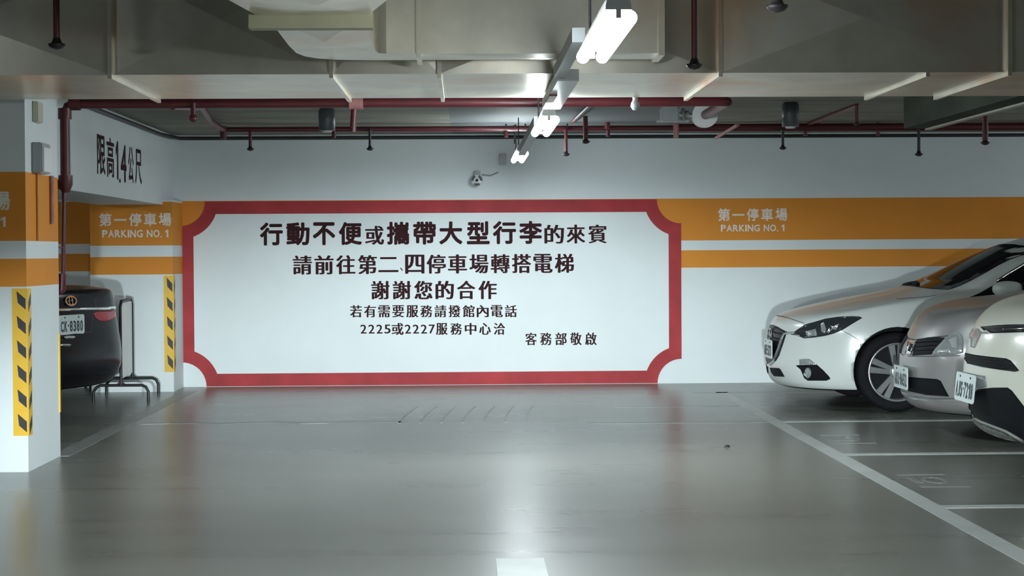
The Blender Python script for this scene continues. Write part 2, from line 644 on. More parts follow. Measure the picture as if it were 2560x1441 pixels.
# parking number lettering: on the wall, the far pillar and (half out of the frame) the near pillar
def parking_sign(label, x0, x1, y, zc0, zc1, ze0, ze1):
    t = thing('parking_sign', label, 'sign', ((x0 + x1) / 2, y, zc0), group='parking number lettering')
    o = (0, y - 0.0015, 0)
    W = x1 - x0
    b = MB()
    p = W / 4.83
    for i, c in enumerate('第一停車場'):
        a = x0 + i * p
        if c == '一':
            put_glyph(b, c, o, EX, EZ, box=(a, a + p * 0.84, zc0 + (zc1 - zc0) * 0.42, zc0 + (zc1 - zc0) * 0.56), embolden=0.01)
        else:
            put_glyph(b, c, o, EX, EZ, box=(a, a + p * 0.84, zc0, zc1), embolden=0.026)
    b.build('chinese_lettering', M_PALE, t, recalc=False)
    b = MB()
    ws = [('P', .66), ('A', .72), ('R', .70), ('K', .70), ('I', .28), ('N', .72), ('G', .76), (' ', .34), ('N', .72), ('O', .78), ('.', .30), (' ', .22), ('1', .44)]
    tot = sum(q for _, q in ws)
    a = x0 + W * 0.035
    k = W * 0.93 / tot
    for c, q in ws:
        if c == '.':
            b.prism([(a + k * .06, y - 0.0015, ze0), (a + k * .2, y - 0.0015, ze0), (a + k * .2, y - 0.0015, ze0 + k * .14), (a + k * .06, y - 0.0015, ze0 + k * .14)], (0, 0.0015, 0))
        if c == ' ':
            b.build('english_word', M_PALE, t, recalc=False)
            b = MB()
        elif c != '.':
            put_glyph(b, c, o, EX, EZ, box=(a + k * 0.04, a + k * (q - 0.04), ze0, ze1), embolden=0.03)
        a += k * q
    b.build('english_word', M_PALE, t, recalc=False)


xa, _ = wallpt(1795, 540)
xb, _ = wallpt(1968, 540)
parking_sign('pale parking number lettering on the wall stripe right of the notice', xa, xb, WY, wallpt(1880, 553)[1], wallpt(1880, 521)[1], wallpt(1880, 579)[1], wallpt(1880, 562)[1])
fa, fb = at(248, 560, 16.85), at(428, 560, 16.85)
parking_sign('pale parking number lettering on the far pillar', fa.x, fb.x, 16.85, at(340, 566, 16.85).z, at(340, 533, 16.85).z, at(340, 594, 16.85).z, at(340, 575, 16.85).z)
na = at(25, 500, 10.68)
parking_sign('pale parking number lettering on the near pillar, cut by the left edge of the photo', na.x - 0.65, na.x, 10.68, at(15, 526, 10.68).z, at(15, 478, 10.68).z, at(15, 568, 10.68).z, at(15, 542, 10.68).z)

# height limit lettering on the beam
bt = thing('height_limit_lettering', 'maroon height limit lettering on the white beam at upper left', 'lettering', (-2.82, 14.7, 1.9))
b = MB()
for c, x0, x1, y0, y1 in [('限', 243, 263, 338, 437), ('高', 267, 285, 345, 444), ('1', 290, 295.5, 353, 449), ('.', 298, 301, 447, 458), ('4', 302, 316, 362, 456),
                          ('公', 321, 334, 367, 458), ('尺', 338, 354, 374, 461)]:
    p0, p1 = at_x(x0, y1, -2.82), at_x(x1, y1, -2.82)
    q0 = at_x((x0 + x1) / 2, y0, -2.82)
    q1 = at_x((x0 + x1) / 2, y1, -2.82)
    put_glyph(b, c, (-2.818, 0, 0), (0, 1, 0), (0, 0, 1), box=(p0.y, p1.y, q1.z, q0.z), embolden=0.012)
b.build('lettering', M_INK, bt, recalc=False)

# ------------------------------------------------------------------ ducts
DZ, DY0, DY1, DTOP = 2.164, 8.9, 10.28, 2.70


def xbrake(mb, o, eu, ev, u0, u1, v0, v1, n, h):
    """a cross-broken sheet panel: four triangles rising to a centre point"""
    o, eu, ev, n = Vector(o), Vector(eu), Vector(ev), Vector(n)
    q = [o + eu * u0 + ev * v0, o + eu * u1 + ev * v0, o + eu * u1 + ev * v1, o + eu * u0 + ev * v1]
    c = (q[0] + q[1] + q[2] + q[3]) / 4 + n * h
    mb.add(q + [c], [(0, 1, 4), (1, 2, 4), (2, 3, 4), (3, 0, 4)])


main = thing('main_duct', 'long dull metal air duct across the top of the garage', 'duct', (0, (DY0 + DY1) / 2, DZ))
FL = [-4.6, -3.2, -1.735, -0.655, -0.125, 1.262, 2.70, 4.1, 5.5]
b = MB()
b.box((FL[0], DY0 + 0.001, DZ + 0.001), (FL[-1], DY1, DTOP))
for i in range(len(FL) - 1):
    xbrake(b, (0, DY0, 0), (1, 0, 0), (0, 0, 1), FL[i], FL[i + 1], DZ, DTOP, (0, -1, 0), 0.030)
    xbrake(b, (0, 0, DZ), (0, 1, 0), (1, 0, 0), DY0, DY1, FL[i], FL[i + 1], (0, 0, -1), 0.010)
b.build('duct_body', M_DUCT, main)
for x in FL[1:-1] + [2.30]:
    b = MB()
    if x != 2.30:
        b.box((x - 0.010, DY0 - 0.035, DZ - 0.022), (x + 0.010, DY0, DTOP))
    b.box((x - 0.010, DY0 + 0.0005, DZ - 0.022), (x + 0.010, DY1 + 0.012, DZ - 0.0005))
    b.build('flange', M_DUCT, main)

# branch duct in front of the main one: a flat run along it that turns towards the camera and flares
br = thing('branch_duct', 'pale curved branch duct with a flange, in front of the main duct', 'duct', (-0.6, 8.0, 2.2))
BZ, BT = 2.20, 2.70


def slab(mb, poly, z0, z1):
    mb.prism([(x, y, z0) for x, y in poly], (0, 0, z1 - z0))


heel = [(-0.765, 7.04), (-0.775, 8.00), (-0.77, 8.28), (-0.745, 8.42), (-0.69, 8.52), (-0.60, 8.575), (-0.45, 8.60), (-0.21, 8.60)]
inner_c = [(-0.21, 8.33), (-0.36, 8.325), (-0.395, 8.29), (-0.405, 8.2), (-0.395, 7.04)]
b = MB()
slab(b, heel + inner_c, BZ, BT)
b.add([(-0.765, 7.04, BZ), (-0.395, 7.04, BZ), (-0.405, 8.2, BZ), (-0.77, 8.2, BZ), (-0.585, 7.62, BZ - 0.026)], [(0, 1, 4), (1, 2, 4), (2, 3, 4), (3, 0, 4)])
b.build('elbow', M_DUCT, br)
b = MB()
b.box((-0.20, 8.33, BZ), (0.907, 8.60, BT))
xbrake(b, (0, 0, BZ), (0, 1, 0), (1, 0, 0), 8.33, 8.60, -0.2, 0.907, (0, 0, -1), 0.008)
b.build('straight_run', M_DUCT, br)
MB().box((-0.222, 8.305, BZ - 0.022), (-0.200, 8.615, BT)).build('seam_flange', M_DUCT, br)
MB().box((0.895, 8.31, BZ - 0.012), (0.925, 8.61, BT)).build('end_cap', M_DUCT, br)
b = MB()
fl0 = [(-0.80, 6.97), (-0.37, 6.97), (0.02, 5.2), (-1.02, 5.2)]
slab(b, fl0, BZ, BT)
b.add([(x, y, BZ) for x, y in fl0] + [(-0.52, 6.45, BZ - 0.034)], [(0, 1, 4), (1, 2, 4), (2, 3, 4), (3, 0, 4)])
b.build('flared_run', M_DUCT, br)
b = MB()
b.box((-0.83, 6.965, BZ - 0.05), (-0.355, 7.045, BZ - 0.0005))
b.box((-0.83, 6.965, BZ), (-0.80, 7.045, BT))
b.box((-0.37, 6.965, BZ), (-0.355, 7.045, BT))
b.build('joint_flange', mat('olive_duct_flange', (0.30, 0.285, 0.19), 0.5, metal=0.2, var=0.1), br)

dk = thing('rear_duct', 'dark narrow duct running back to the wall at upper right', 'duct', (3.37, 12, 2.19))
b = MB()
b.box((3.28, 10.31, 2.19), (3.47, 13.4, CZ - 0.004))
b.build('duct_body', mat('dark_green_duct', (0.06, 0.068, 0.055), 0.8, spec=0.1, var=0.3, scale=3, stretch=(1, 0.4, 1)), dk)
MB().box((3.44, 10.31, 2.178), (3.485, 13.4, 2.20)).build('edge_seam', M_DUCT2, dk)


# ------------------------------------------------------------------ lamps
def lamp(label, x, yc, z, ztop, glow=1.0):
    t = thing('fluorescent_lamp', label, 'lamp', (x, yc, z), group='twin tube lamps in a row')
    L = 1.14
    b = MB()
    prof = [(-0.040, 0.0), (-0.040, 0.012), (-0.030, 0.05), (0.030, 0.05), (0.040, 0.012), (0.040, 0.0)]
    b.prism([(x + a, yc - L / 2 - 0.01, z + 0.022 + h) for a, h in prof], (0, L + 0.02, 0))
    b.build('housing', M_WHITE, t)
    for s in (-1, 1):
        b = MB()
        c = x + s * 0.036
        e = L / 2
        b.tube([(c, yc - e - 0.006, z), (c, yc - e, z), (c, yc - e + 0.012, z), (c, yc + e - 0.012, z), (c, yc + e, z), (c, yc + e + 0.006, z)],
               [0.010, 0.018, 0.024, 0.024, 0.018, 0.010], 14)
        b.build('tube', mat('glowing_tube_%d' % round(glow * 100), (0.9, 0.95, 1.0), 0.3, emit=((0.88, 0.97, 1.0), TUBE * glow)), t)
    for e in (-1, 1):
        b = MB()
        b.box((x - 0.008, yc + e * (L / 2 - 0.02), z - 0.004), (x + 0.008, yc + e * (L / 2 + 0.012), z + 0.03))
        b.build('end_holder', M_WHITE, t)
    for e in (-0.4, 0.4):
        MB().tube([(x - 0.02, yc + e, z + 0.07), (x - 0.02, yc + e, ztop)], 0.005, 6).build('hanger_rod', M_DARK, t)
    return t


lamp('large bright twin tube lamp, nearest of those in view', 0.475, 6.13, 2.005, 2.72, 1.15)
lamp('middle lit twin tube lamp of the three in view, below the red pipes', 0.475, 10.75, 2.03, CZ, 1.7)
lamp('smallest lit twin tube lamp, closest to the back wall', 0.475, 15.75, 2.115, CZ, 0.85)
lamp('twin tube lamp of the same row above the camera', 0.475, 1.1, 2.005, 2.72)
lamp('twin tube lamp of the same row behind the camera', 0.475, -3.9, 2.005, 2.72)
lamp('added unseen twin tube lamp over the far right bays, by the back wall', 7.3, 15.0, 2.1, CZ)  # added row of three, out of view, to brighten the wall's right side
lamp('added unseen twin tube lamp over the far right bays, level with the main duct', 7.3, 10.8, 2.0, CZ)
lamp('added unseen twin tube lamp over the far right bays, before the main duct', 7.3, 5.5, 2.0, 2.72)
lamp('added unseen twin tube lamp deep in the left hand bay beyond the dark saloon', -6.2, 14.2, 2.1, CZ)  # added out of view to lighten the left bay
lamp('added unseen twin tube lamp before the near pillar, left of the frame', -4.6, 4.2, 2.0, 2.72, 1.0)  # added out of view to brighten the front of the near pillar

tr = thing('cable_trunking', 'grey cable trunking in line with the lamps', 'trunking', (0.45, 8, 2.1))
MB().box((0.412, 6.9, 2.085), (0.462, 8.35, 2.14)).build('channel', M_GREY, tr)
MB().box((0.43, 8.35, 2.075), (0.53, 10.0, 2.13)).build('channel', M_WHITE, tr)
MB().box((0.425, 9.05, 2.066), (0.465, 9.45, 2.0745)).build('red_label', M_PIPE2, tr)
MB().box((0.44, 11.5, 2.09), (0.50, 15.0, 2.15)).build('channel', M_GREY, tr)
MB().box((0.412, 2.0, 2.085), (0.462, 5.35, 2.14)).build('channel', M_GREY, tr)

# ------------------------------------------------------------------ pipes
PR = 0.033
pm = thing('fire_pipe', 'thick maroon fire pipe running across below the duct from the near pillar', 'pipe', (-2.5, 11.72, 1.7))
PY = 11.72
ax = at(162, 262, PY).x
zt = at(520, 258, PY).z
zb = at(162, 462, PY).z
xe = at(1822, 246, PY).x
b = MB()
b.tube([(ax, PY, zb), (ax, PY, zt - 0.07), (ax + 0.02, PY, zt - 0.02), (ax + 0.07, PY, zt), (0, PY, zt), (xe - 0.06, PY, zt), (xe - 0.015, PY + 0.02, zt), (xe, PY + 0.07, zt), (xe, PY + 1.15, zt)], PR, 14)
b.build('pipe_run', M_PIPE, pm)
b = MB()
b.tube([(ax, PY, zb - 0.05), (ax, PY, zb), (ax, PY, zb + 0.06)], [0.026, 0.046, 0.046], 14)
b.tube([(ax, PY, zb + 0.01), (ax - 0.05, PY, zb)], 0.034, 10)
b.build('elbow_fitting', M_PIPE, pm)
b = MB()
b.tube([(ax, PY, zt - 0.10), (ax, PY, zt - 0.03)], 0.044, 14)
b.tube([(ax + 0.03, PY, zt), (ax + 0.1, PY, zt)], 0.044, 14)
b.build('elbow_fitting', M_PIPE, pm)
xc = at(885, 262, PY).x
b = MB()
b.tube([(xc - 0.03, PY, zt), (xc + 0.06, PY, zt)], 0.047, 14)
b.build('tee_fitting', M_PIPE2, pm)
MB().tube([(xc, PY, zt - 0.045), (xc - 0.01, PY, at(880, 330, PY).z)], 0.020, 10).build('tee_drop', M_PIPE, pm)
xq = at(485, 262, PY).x
b = MB()
b.tube([(xq, PY - 0.03, zt), (xq, PY - 0.03, at(485, 290, PY).z)], 0.017, 10)
b.lathe((xq, PY - 0.03, at(485, 306, PY).z), (0, 0, 1), [(0, 0.012), (0.012, 0.028), (0.03, 0.026), (0.055, 0.014)], 12)
b.build('drain_nozzle', M_PIPE, pm)

dn = tag(MB().tube([(ax - 0.012, PY, zb - 0.03), (ax - 0.022, PY, 1.15), (ax - 0.03, PY, 1.06), (ax - 0.10, PY - 0.02, 1.03), (ax - 0.4, PY - 0.02, 1.03)], 0.013, 10)
         .tube([(-2.60, 11.50, 1.33), (ax - 0.02, PY, 1.33)], 0.005, 6).tube([(ax - 0.027, PY, 1.16), (ax - 0.03, PY, 1.06), (ax - 0.06, PY, 1.04)], 0.026, 10).build('drop_pipe', M_PIPE),
         'thin maroon drop pipe beside the rear edge of the near pillar', 'pipe')

BY = 16.0
bz = at(1000, 323, BY).z
b2 = thing('branch_pipe', 'maroon branch pipe along the far ceiling close to the back wall', 'pipe', (2, BY, bz))
x0 = at(560, 326, BY).x
b = MB()
b.tube([(x0 - 0.02, BY - 0.05, bz), (x0 + 0.05, BY, bz), (1.9, BY, bz)], 0.024, 12)
b.tube([(1.9, BY, bz), (8.9, BY, bz)], 0.036, 12)
b.build('pipe_run', M_PIPE, b2)
b = MB()
q = at(503, 268, 13.2)
p1 = at(525, 296, 15.0)
p1.z = min(p1.z, 2.385)
q.z = min(q.z, 2.36)
b.tube([(q.x, PY + 0.2, zt), (q.x, 13.2, q.z), (p1.x, 15.0, p1.z), (x0, BY - 0.05, bz)], 0.026, 12)
b.tube([(x0, BY - 0.05, bz + 0.03), (x0, BY - 0.05, bz - 0.085)], 0.030, 12)
b.build('feed_bend', M_PIPE, b2)
for px in (835, 1265, 2013, 2195, 1520):
    p = at(px, 335, BY)
    MB().tube([(p.x, BY, bz + 0.01), (p.x, BY, bz - 0.075)], 0.019, 10).build('stub', M_PIPE, b2)


def sprinkler(label, px, ytop, ybot, Y, r, head, arm=None, dark=False):
    if abs(Y - BY + 0.1) < 1e-6:
        arm = BY - (0.034 if px > 1900 else 0.022)
    top, bot = at(px, ytop, Y), at(px, ybot, Y)
    x = bot.x
    if Y < 10:
        top.z = 2.72
    t = thing('sprinkler', label, 'sprinkler', (x, Y, bot.z), group='pendent sprinklers')
    b = MB()
    b.tube([(x, Y, top.z), (x, Y, bot.z + head * 1.0)], r, 10)
    if arm:
        b.tube([(x, Y, top.z), (x, arm, top.z)], r, 10)
    b.build('drop_nipple', M_DARK if dark else M_PIPE, t)
    b = MB()
    h = head
    b.lathe((x, Y, bot.z), (0, 0, 1), [(0, h * 0.18), (h * 0.12, h * 0.62), (h * 0.45, h * 0.95), (h * 0.62, h * 0.95), (h * 0.70, h * 0.6), (h * 1.15, h * 0.42), (h * 1.3, r * 1.05)], 14)
    b.build('sprinkler_head', M_BRASS, t)
    return t


sprinkler('red sprinkler drop at the upper left before the main duct', 142, -90, 124, 8.4, 0.015, 0.042)
sprinkler('red sprinkler drop right of the large lamp before the main duct', 1736, -90, 174, 8.4, 0.014, 0.040)
sprinkler('dark sprinkler head at the top edge right of the middle', 1943, -60, 31, 6.6, 0.02, 0.042)
sprinkler('sprinkler under the far branch pipe, leftmost against the white wall', 626, 330, 378, BY - 0.1, 0.015, 0.035)
sprinkler('black sprinkler against the white wall between notice lettering and left speaker', 925, 325, 377, BY - 0.1, 0.012, 0.034, dark=True)
sprinkler('sprinkler just right of the middle lamp, the lower of two side by side', 1415, 325, 391, BY - 0.1, 0.015, 0.036)
sprinkler('sprinkler below a tee right of the middle lamp, the upper of two side by side', 1464, 262, 360, 15.2, 0.021, 0.040)
sprinkler('black sprinkler right of the valve, below the right hand ceiling can', 1957, 325, 375, BY - 0.1, 0.013, 0.034, dark=True)
sprinkler('black sprinkler hanging lowest at the right over the parked hatchback', 2297, 325, 391, BY - 0.1, 0.014, 0.038, dark=True)
sprinkler('red sprinkler on a thick drop near the right edge', 2463, 250, 363, 14.2, 0.024, 0.038)
sprinkler('short sprinkler on a slanting arm at the upper right below the duct', 2142, 264, 314, 14.0, 0.016, 0.028, arm=BY - 0.03)

# hangers and short uprights round the lamps
for k, (px, ya, yb_, Y, r, lab) in enumerate([
        (1518, 258, 322, BY - 0.08, 0.024, 'short maroon upright between the two pipes right of the middle lamp'),
        (1690, 300, 345, 13.2, 0.020, 'short grey upright under the valve')]):
    p, q = at(px, ya, Y), at(px, yb_, Y)
    tag(MB().tube([(p.x, Y, CZ if k else p.z), (p.x, Y, q.z)], r, 8).build('upright_pipe', M_PIPE if k == 0 else M_PIPE2), lab, 'pipe')
for px, ya, yb_, Y, lab in [(1265, 255, 318, BY + 0.1, 'thin dark hanger rod left of the middle lamp, first of three'),
                            (1286, 255, 360, BY + 0.2, 'thin dark hanger rod left of the middle lamp, the long one'),
                            (1313, 255, 316, BY + 0.1, 'thin dark hanger rod left of the middle lamp, the one nearest to it'),
                            (1418, 262, 318, BY + 0.1, 'thin dark hanger rod right of the middle lamp'),
                            (2045, 284, 320, BY + 0.1, 'thin dark hanger rod right of the right hand ceiling can'),
                            (2195, 284, 318, BY + 0.1, 'thin dark hanger rod above the branch pipe at right'),
                            (367, 305, 345, BY + 0.3, 'thin dark hanger rod above the end of the conduit at left')]:
    p, q = at(px, ya, Y), at(px, yb_, Y)
    tag(MB().tube([(p.x, Y, CZ), (p.x, Y, q.z)], 0.008, 6).build('hanger_rod', M_DARK), lab, 'rod', 'hanger rods')
p, q = at(1475, 262, 13.0), at(1430, 306, BY - 0.1)
tag(MB().tube([(p.x, 13.0, p.z), (q.x, BY - 0.1, q.z)], 0.018, 8).build('slanting_pipe', M_PIPE), 'slanting maroon pipe right of the middle lamp', 'pipe')
p, q = at(1845, 312, 14.0), at(1790, 345, 15.5)
tag(MB().tube([(p.x, 14.0, p.z), (q.x, 15.5, q.z)], 0.014, 8).build('slanting_pipe', M_PIPE2), 'slanting faded red pipe right of the valve', 'pipe')

# black conduit along the top of the wall and the beam
cz = at(1000, 345, WY).z
ce = at(380, 350, 15.9)
b = MB()
b.tube([(-2.79, 12.9, cz - 0.01), (-2.79, 16.6, cz - 0.01), (-2.74, WY - 0.06, cz), (-2.60, WY - 0.03, cz), (8.9, WY - 0.03, cz)], 0.017, 8)
tag(b.build('conduit', M_DARK), 'long black conduit along the top of the back wall and the beam', 'conduit')

# valve assembly at the end of the main pipe
vt = thing('valve_assembly', 'grey and white valve with flange at the end of the thick maroon pipe', 'valve', (xe, 13, zt))
VY = PY + 1.15
b = MB()
b.lathe((xe, VY, zt), (0, 1, 0), [(0, 0.03), (0, 0.092), (0.03, 0.092), (0.03, 0.05), (0.10, 0.045), (0.10, 0.085), (0.13, 0.085), (0.13, 0.0)], 24, smooth=False)
b.build('flange_pair', M_WHITE, vt)
p0, p1 = at(1652, 268, VY + 0.06), at(1720, 304, VY + 0.06)
b = MB()
b.box((p0.x, VY + 0.02, p1.z), (p0.x + 0.13, VY + 0.12, p0.z))
b.build('actuator_box', M_GREY, vt, bevel=0.01)
b = MB()
b.tube([(p0.x + 0.06, VY + 0.06, (p0.z + p1.z) / 2), (xe, VY + 0.06, zt - 0.01)], 0.022, 10)
b.lathe((p0.x + 0.15, VY + 0.06, (p0.z + p1.z) / 2 - 0.005), (1, 0, 0), [(0, 0.05), (0.02, 0.05), (0.02, 0.03), (0.05, 0.03)], 16)
b.build('stem', M_STEEL, vt)
b = MB()
b.box((p0.x - 0.03, VY + 0.05, p1.z - 0.005), (p0.x + 0.2, VY + 0.08, p1.z + 0.01))
b.build('bracket', M_STEEL, vt)
MB().tube([(xe, VY + 0.065, zt + 0.08), (xe, VY + 0.065, CZ)], 0.007, 6).build('hanger_rod', M_DARK, vt)


def can(label, px, ytop, ybot, Y, r):
    t0, t1 = at(px, ytop, Y), at(px, ybot, Y)
    t = thing('ceiling_can', label, 'ceiling can', (t0.x, Y, t1.z), group='dark ceiling cans')
    b = MB()
    b.lathe((t0.x, Y, t1.z + 0.012), (0, 0, 1), [(0, r * 0.9), (0.004, r), (CZ - t1.z - 0.03, r), (CZ - t1.z - 0.012, r * 0.8)], 24)
    b.lathe((t0.x, Y, t1.z + 0.012), (0, 0, 1), [(0, 0.001), (0, r * 0.9)], 24)
    b.build('can_body', M_CAN, t)
    b = MB()
    b.lathe((t0.x, Y, t1.z), (0, 0, 1), [(0, 0.001), (0, r * 0.55), (0.014, r * 0.6)], 24)
    b.build('white_lens', M_WHITE, t)
    return t


can('dark round ceiling can at left behind the thick maroon pipe', 817, 283, 331, 14.3, 0.066)
can('dark round ceiling can at right above the parked hatchback', 1976, 272, 321, 13.9, 0.066)

# pale hanging bulb below the duct, right of the lamps
p, q = at(1588, 222, 10.4), at(1588, 277, 10.4)
t = thing('hanging_sensor', 'small pale bulb shaped sensor hanging behind the duct edge', 'sensor', (p.x, 10.4, q.z))
MB().tube([(p.x, 10.4, p.z + 0.2), (p.x, 10.4, q.z + 0.05)], 0.016, 10).build('stem', M_GREY, t)
MB().lathe((p.x, 10.4, q.z), (0, 0, 1), [(0, 0.002), (0.005, 0.016), (0.025, 0.027), (0.045, 0.024), (0.06, 0.014)], 16).build('bulb', M_GREY, t)

# security camera on the wall
cc = at(1192, 452, WY)
t = thing('security_camera', 'small round black and white camera on the wall above the notice', 'camera', (cc.x, WY, cc.z))
YC = WY - 0.10
b = MB()
b.lathe((cc.x, WY - 0.09, cc.z), (0, -1, 0), [(-0.03, 0.02), (-0.02, 0.052), (0.0, 0.058), (0.012, 0.052), (0.014, 0.001)], 28)
b.build('camera_body', M_WHITE, t)
b = MB()
for a0 in (60, 180, 300):
    n = 8
    for i in range(n):
        q0, q1 = [math.radians(a0 - 30 - 36 + 72 * (i + k) / n) for k in (0, 1)]
        P = [(cc.x + rr * math.cos(a), YC - 0.008, cc.z + rr * math.sin(a)) for rr, a in ((0.030, q0), (0.053, q0), (0.053, q1), (0.030, q1))]
        b.prism(P, (0, 0.010, 0))
b.build('black_vents', M_BLACK, t)
MB().lathe((cc.x, YC - 0.004, cc.z), (0, -1, 0), [(0, 0.014), (0.008, 0.013), (0.008, 0.001)], 16).build('lens', M_BLACK, t)
b = MB()
b.box((cc.x - 0.022, WY - 0.07, cc.z + 0.05), (cc.x + 0.035, WY, cc.z + 0.095))
b.build('mount', M_GREY, t, bevel=0.008)
b = MB()
e0, e1 = at(1205, 437, WY), at(1246, 431, WY)
b.tube([(e0.x, WY - 0.012, e0.z), ((e0.x * .5 + e1.x * .5), WY - 0.012, e0.z - 0.012), (e1.x, WY - 0.012, e1.z)], 0.007, 6)
b.build('cable', M_GREY, t)
jb = at(1256, 398, WY)
tag(MB().box((jb.x - 0.03, WY - 0.05, jb.z - 0.06), (jb.x + 0.04, WY, jb.z + 0.05)).build('junction_box', M_GREY, bevel=0.006),
    'small grey junction box on the wall behind the farthest lamp', 'box')

# fittings on the side of the near pillar
bx = thing('emergency_light', 'grey box lamp on the side of the near pillar above the stripe', 'lamp', (-2.56, 10.94, 1.74))
z0, z1 = at(115, 434, 10.9).z, at(115, 357, 10.9).z
MB().box((-2.59, 10.83, z0), (-2.527, 11.06, z1)).build('box_body', M_GREY, bx, bevel=0.008)
MB().box((-2.527, 10.85, z0 + 0.01), (-2.518, 11.05, z1 - 0.03)).build('cover', M_WHITE, bx)
z0, z1 = at(105, 306, 10.9).z, at(105, 254, 10.9).z
tag(MB().box((-2.59, 10.86, z0), (-2.555, 11.0, z1)).build('switch_box', M_BEIGE, bevel=0.006), 'small beige box high on the side of the near pillar', 'box')
tag(MB().tube([(-2.582, 10.945, 1.37), (-2.582, 10.945, at(115, 434, 10.9).z)], 0.009, 8).build('conduit', mat('ochre_conduit', (0.55, 0.23, 0.03), 0.5)),
    'thin ochre conduit below the grey box on the near pillar', 'conduit')
tag(MB().tube([(-2.578, 11.30, at(137, 560, 11.3).z), (-2.578, 11.30, at(137, 440, 11.3).z)], 0.014, 8).build('conduit', M_PIPE2),
    'short faded red conduit at the rear edge of the near pillar', 'conduit')

# stand beside the dark car
st = thing('sign_stand', 'narrow black tube stand with arched feet beside the dark car', 'stand', (-3.04, 16.1, 0))
sy0, sy1 = 15.72, 16.62
ztop_ = at(315, 750, 16.2).z
b = MB()
xs0 = at(302, 900, sy0).x
xs1 = at(331, 900, sy1).x
b.tube([(xs0, sy0, 0.14), (xs0, sy0, ztop_ - 0.05), (xs0, sy0 + 0.05, ztop_), (xs1, sy1 - 0.05, ztop_), (xs1, sy1, ztop_ - 0.05), (xs1, sy1, 0.15)], 0.013, 10)
b.build('frame', M_BLACK, st)
for yy, xx in ((sy0, xs0), (sy1, xs1)):
    b = MB()
    b.tube([(xx - 0.24, yy, 0.0), (xx - 0.24, yy, 0.09), (xx - 0.21, yy, 0.13), (xx - 0.18, yy, 0.145), (xx + 0.18, yy, 0.145), (xx + 0.215, yy, 0.13), (xx + 0.235, yy, 0.09), (xx + 0.235, yy, 0.0)], 0.013, 10)
    b.prism([(xx - 0.05, yy + 0.003, 0.14), (xx + 0.05, yy + 0.003, 0.14), (xx, yy + 0.003, 0.20)], (0, -0.006, 0))
    b.build('foot', M_BLACK, st)
b = MB()
b.prism([(xs0 - 0.004, sy0 + 0.02, 0.2), (xs1 - 0.004, sy1 - 0.02, 0.2), (xs1 - 0.004, sy1 - 0.02, ztop_ - 0.02), (xs0 - 0.004, sy0 + 0.02, ztop_ - 0.02)], (0.008, 0, 0))
b.build('board', M_WHITE, st)

g = on_floor(1818, 1118)
tag(MB().lathe((g.x, g.y, 0), (0, 0, 1), [(0, 0.02), (0.008, 0.016), (0.014, 0.004)], 8).build('debris', M_DARK), 'tiny dark speck of debris on the bare floor', 'debris')

# ------------------------------------------------------------------ cars
def paint(name, col, rough=0.3, metal=0.0, var=0.01):
    return mat(name, col, rough, metal=metal, spec=0.4, coat=0.55, coat_rough=0.12, var=var, scale=2)


M_PW = paint('white_car_paint', (0.60, 0.645, 0.625))
M_PC = paint('pearl_car_paint', (0.60, 0.615, 0.54))
M_PS = paint('silver_car_paint', (0.34, 0.34, 0.335), 0.34, 0.45)
M_PK = mat('black_car_paint', (0.006, 0.006, 0.009), 0.2, spec=0.22, var=0.01)
M_GLASS = mat('tinted_car_glass', (0.008, 0.009, 0.012), 0.06, spec=0.22, var=0.05)
M_GLASS.node_tree.nodes['Principled BSDF'].inputs['IOR'].default_value = 1.18
M_GLOSS = mat('gloss_black_trim', (0.005, 0.006, 0.007), 0.35, spec=0.15, var=0.05)
M_TRIM = mat('matt_black_trim', (0.007, 0.008, 0.010), 0.6, spec=0.15, var=0.2, scale=40)
M_TYRE = mat('tyre_rubber', (0.009, 0.009, 0.011), 0.8, spec=0.2, var=0.2, scale=30)
M_RIM = mat('alloy_rim', (0.62, 0.64, 0.64), 0.28, metal=0.85, var=0.05)
M_CHROME = mat('chrome', (0.78, 0.8, 0.8), 0.10, metal=1.0, var=0.02)
M_LENS = mat('smoked_lamp_lens', (0.025, 0.03, 0.034), 0.08, spec=0.6, var=0.1, scale=15)
M_CLEAR = mat('clear_lamp_lens', (0.33, 0.36, 0.36), 0.1, metal=0.35, var=0.25, scale=12)
M_BRIGHT = mat('reflector_and_glint', (0.80, 0.83, 0.83), 0.12, metal=0.7, var=0.05)
M_PLATE = mat('number_plate_white', (0.62, 0.70, 0.70), 0.4, var=0.02)
M_PINK = mat('plate_black_ink', (0.03, 0.05, 0.055), 0.5, var=0.05)
M_TAIL = mat('red_tail_lens', (0.30, 0.012, 0.022), 0.12, spec=0.6, var=0.1)
M_SEAM = mat('panel_gap', (0.05, 0.052, 0.052), 0.7, var=0.1)


def lerp(a, b, t):
    return a + (b - a) * t


# plan outline of half a car: (distance behind the nose, distance from the centre line), front to rear
PLAN = [(0.0, 0.0), (0.012, 0.22), (0.055, 0.42), (0.15, 0.62), (0.33, 0.79), (0.56, 0.868), (0.88, 0.893), (1.22, 0.895), (1.50, 0.893),
        (2.40, 0.895), (3.10, 0.895), (3.58, 0.885), (4.08, 0.83), (4.36, 0.56), (4.46, 0.0)]


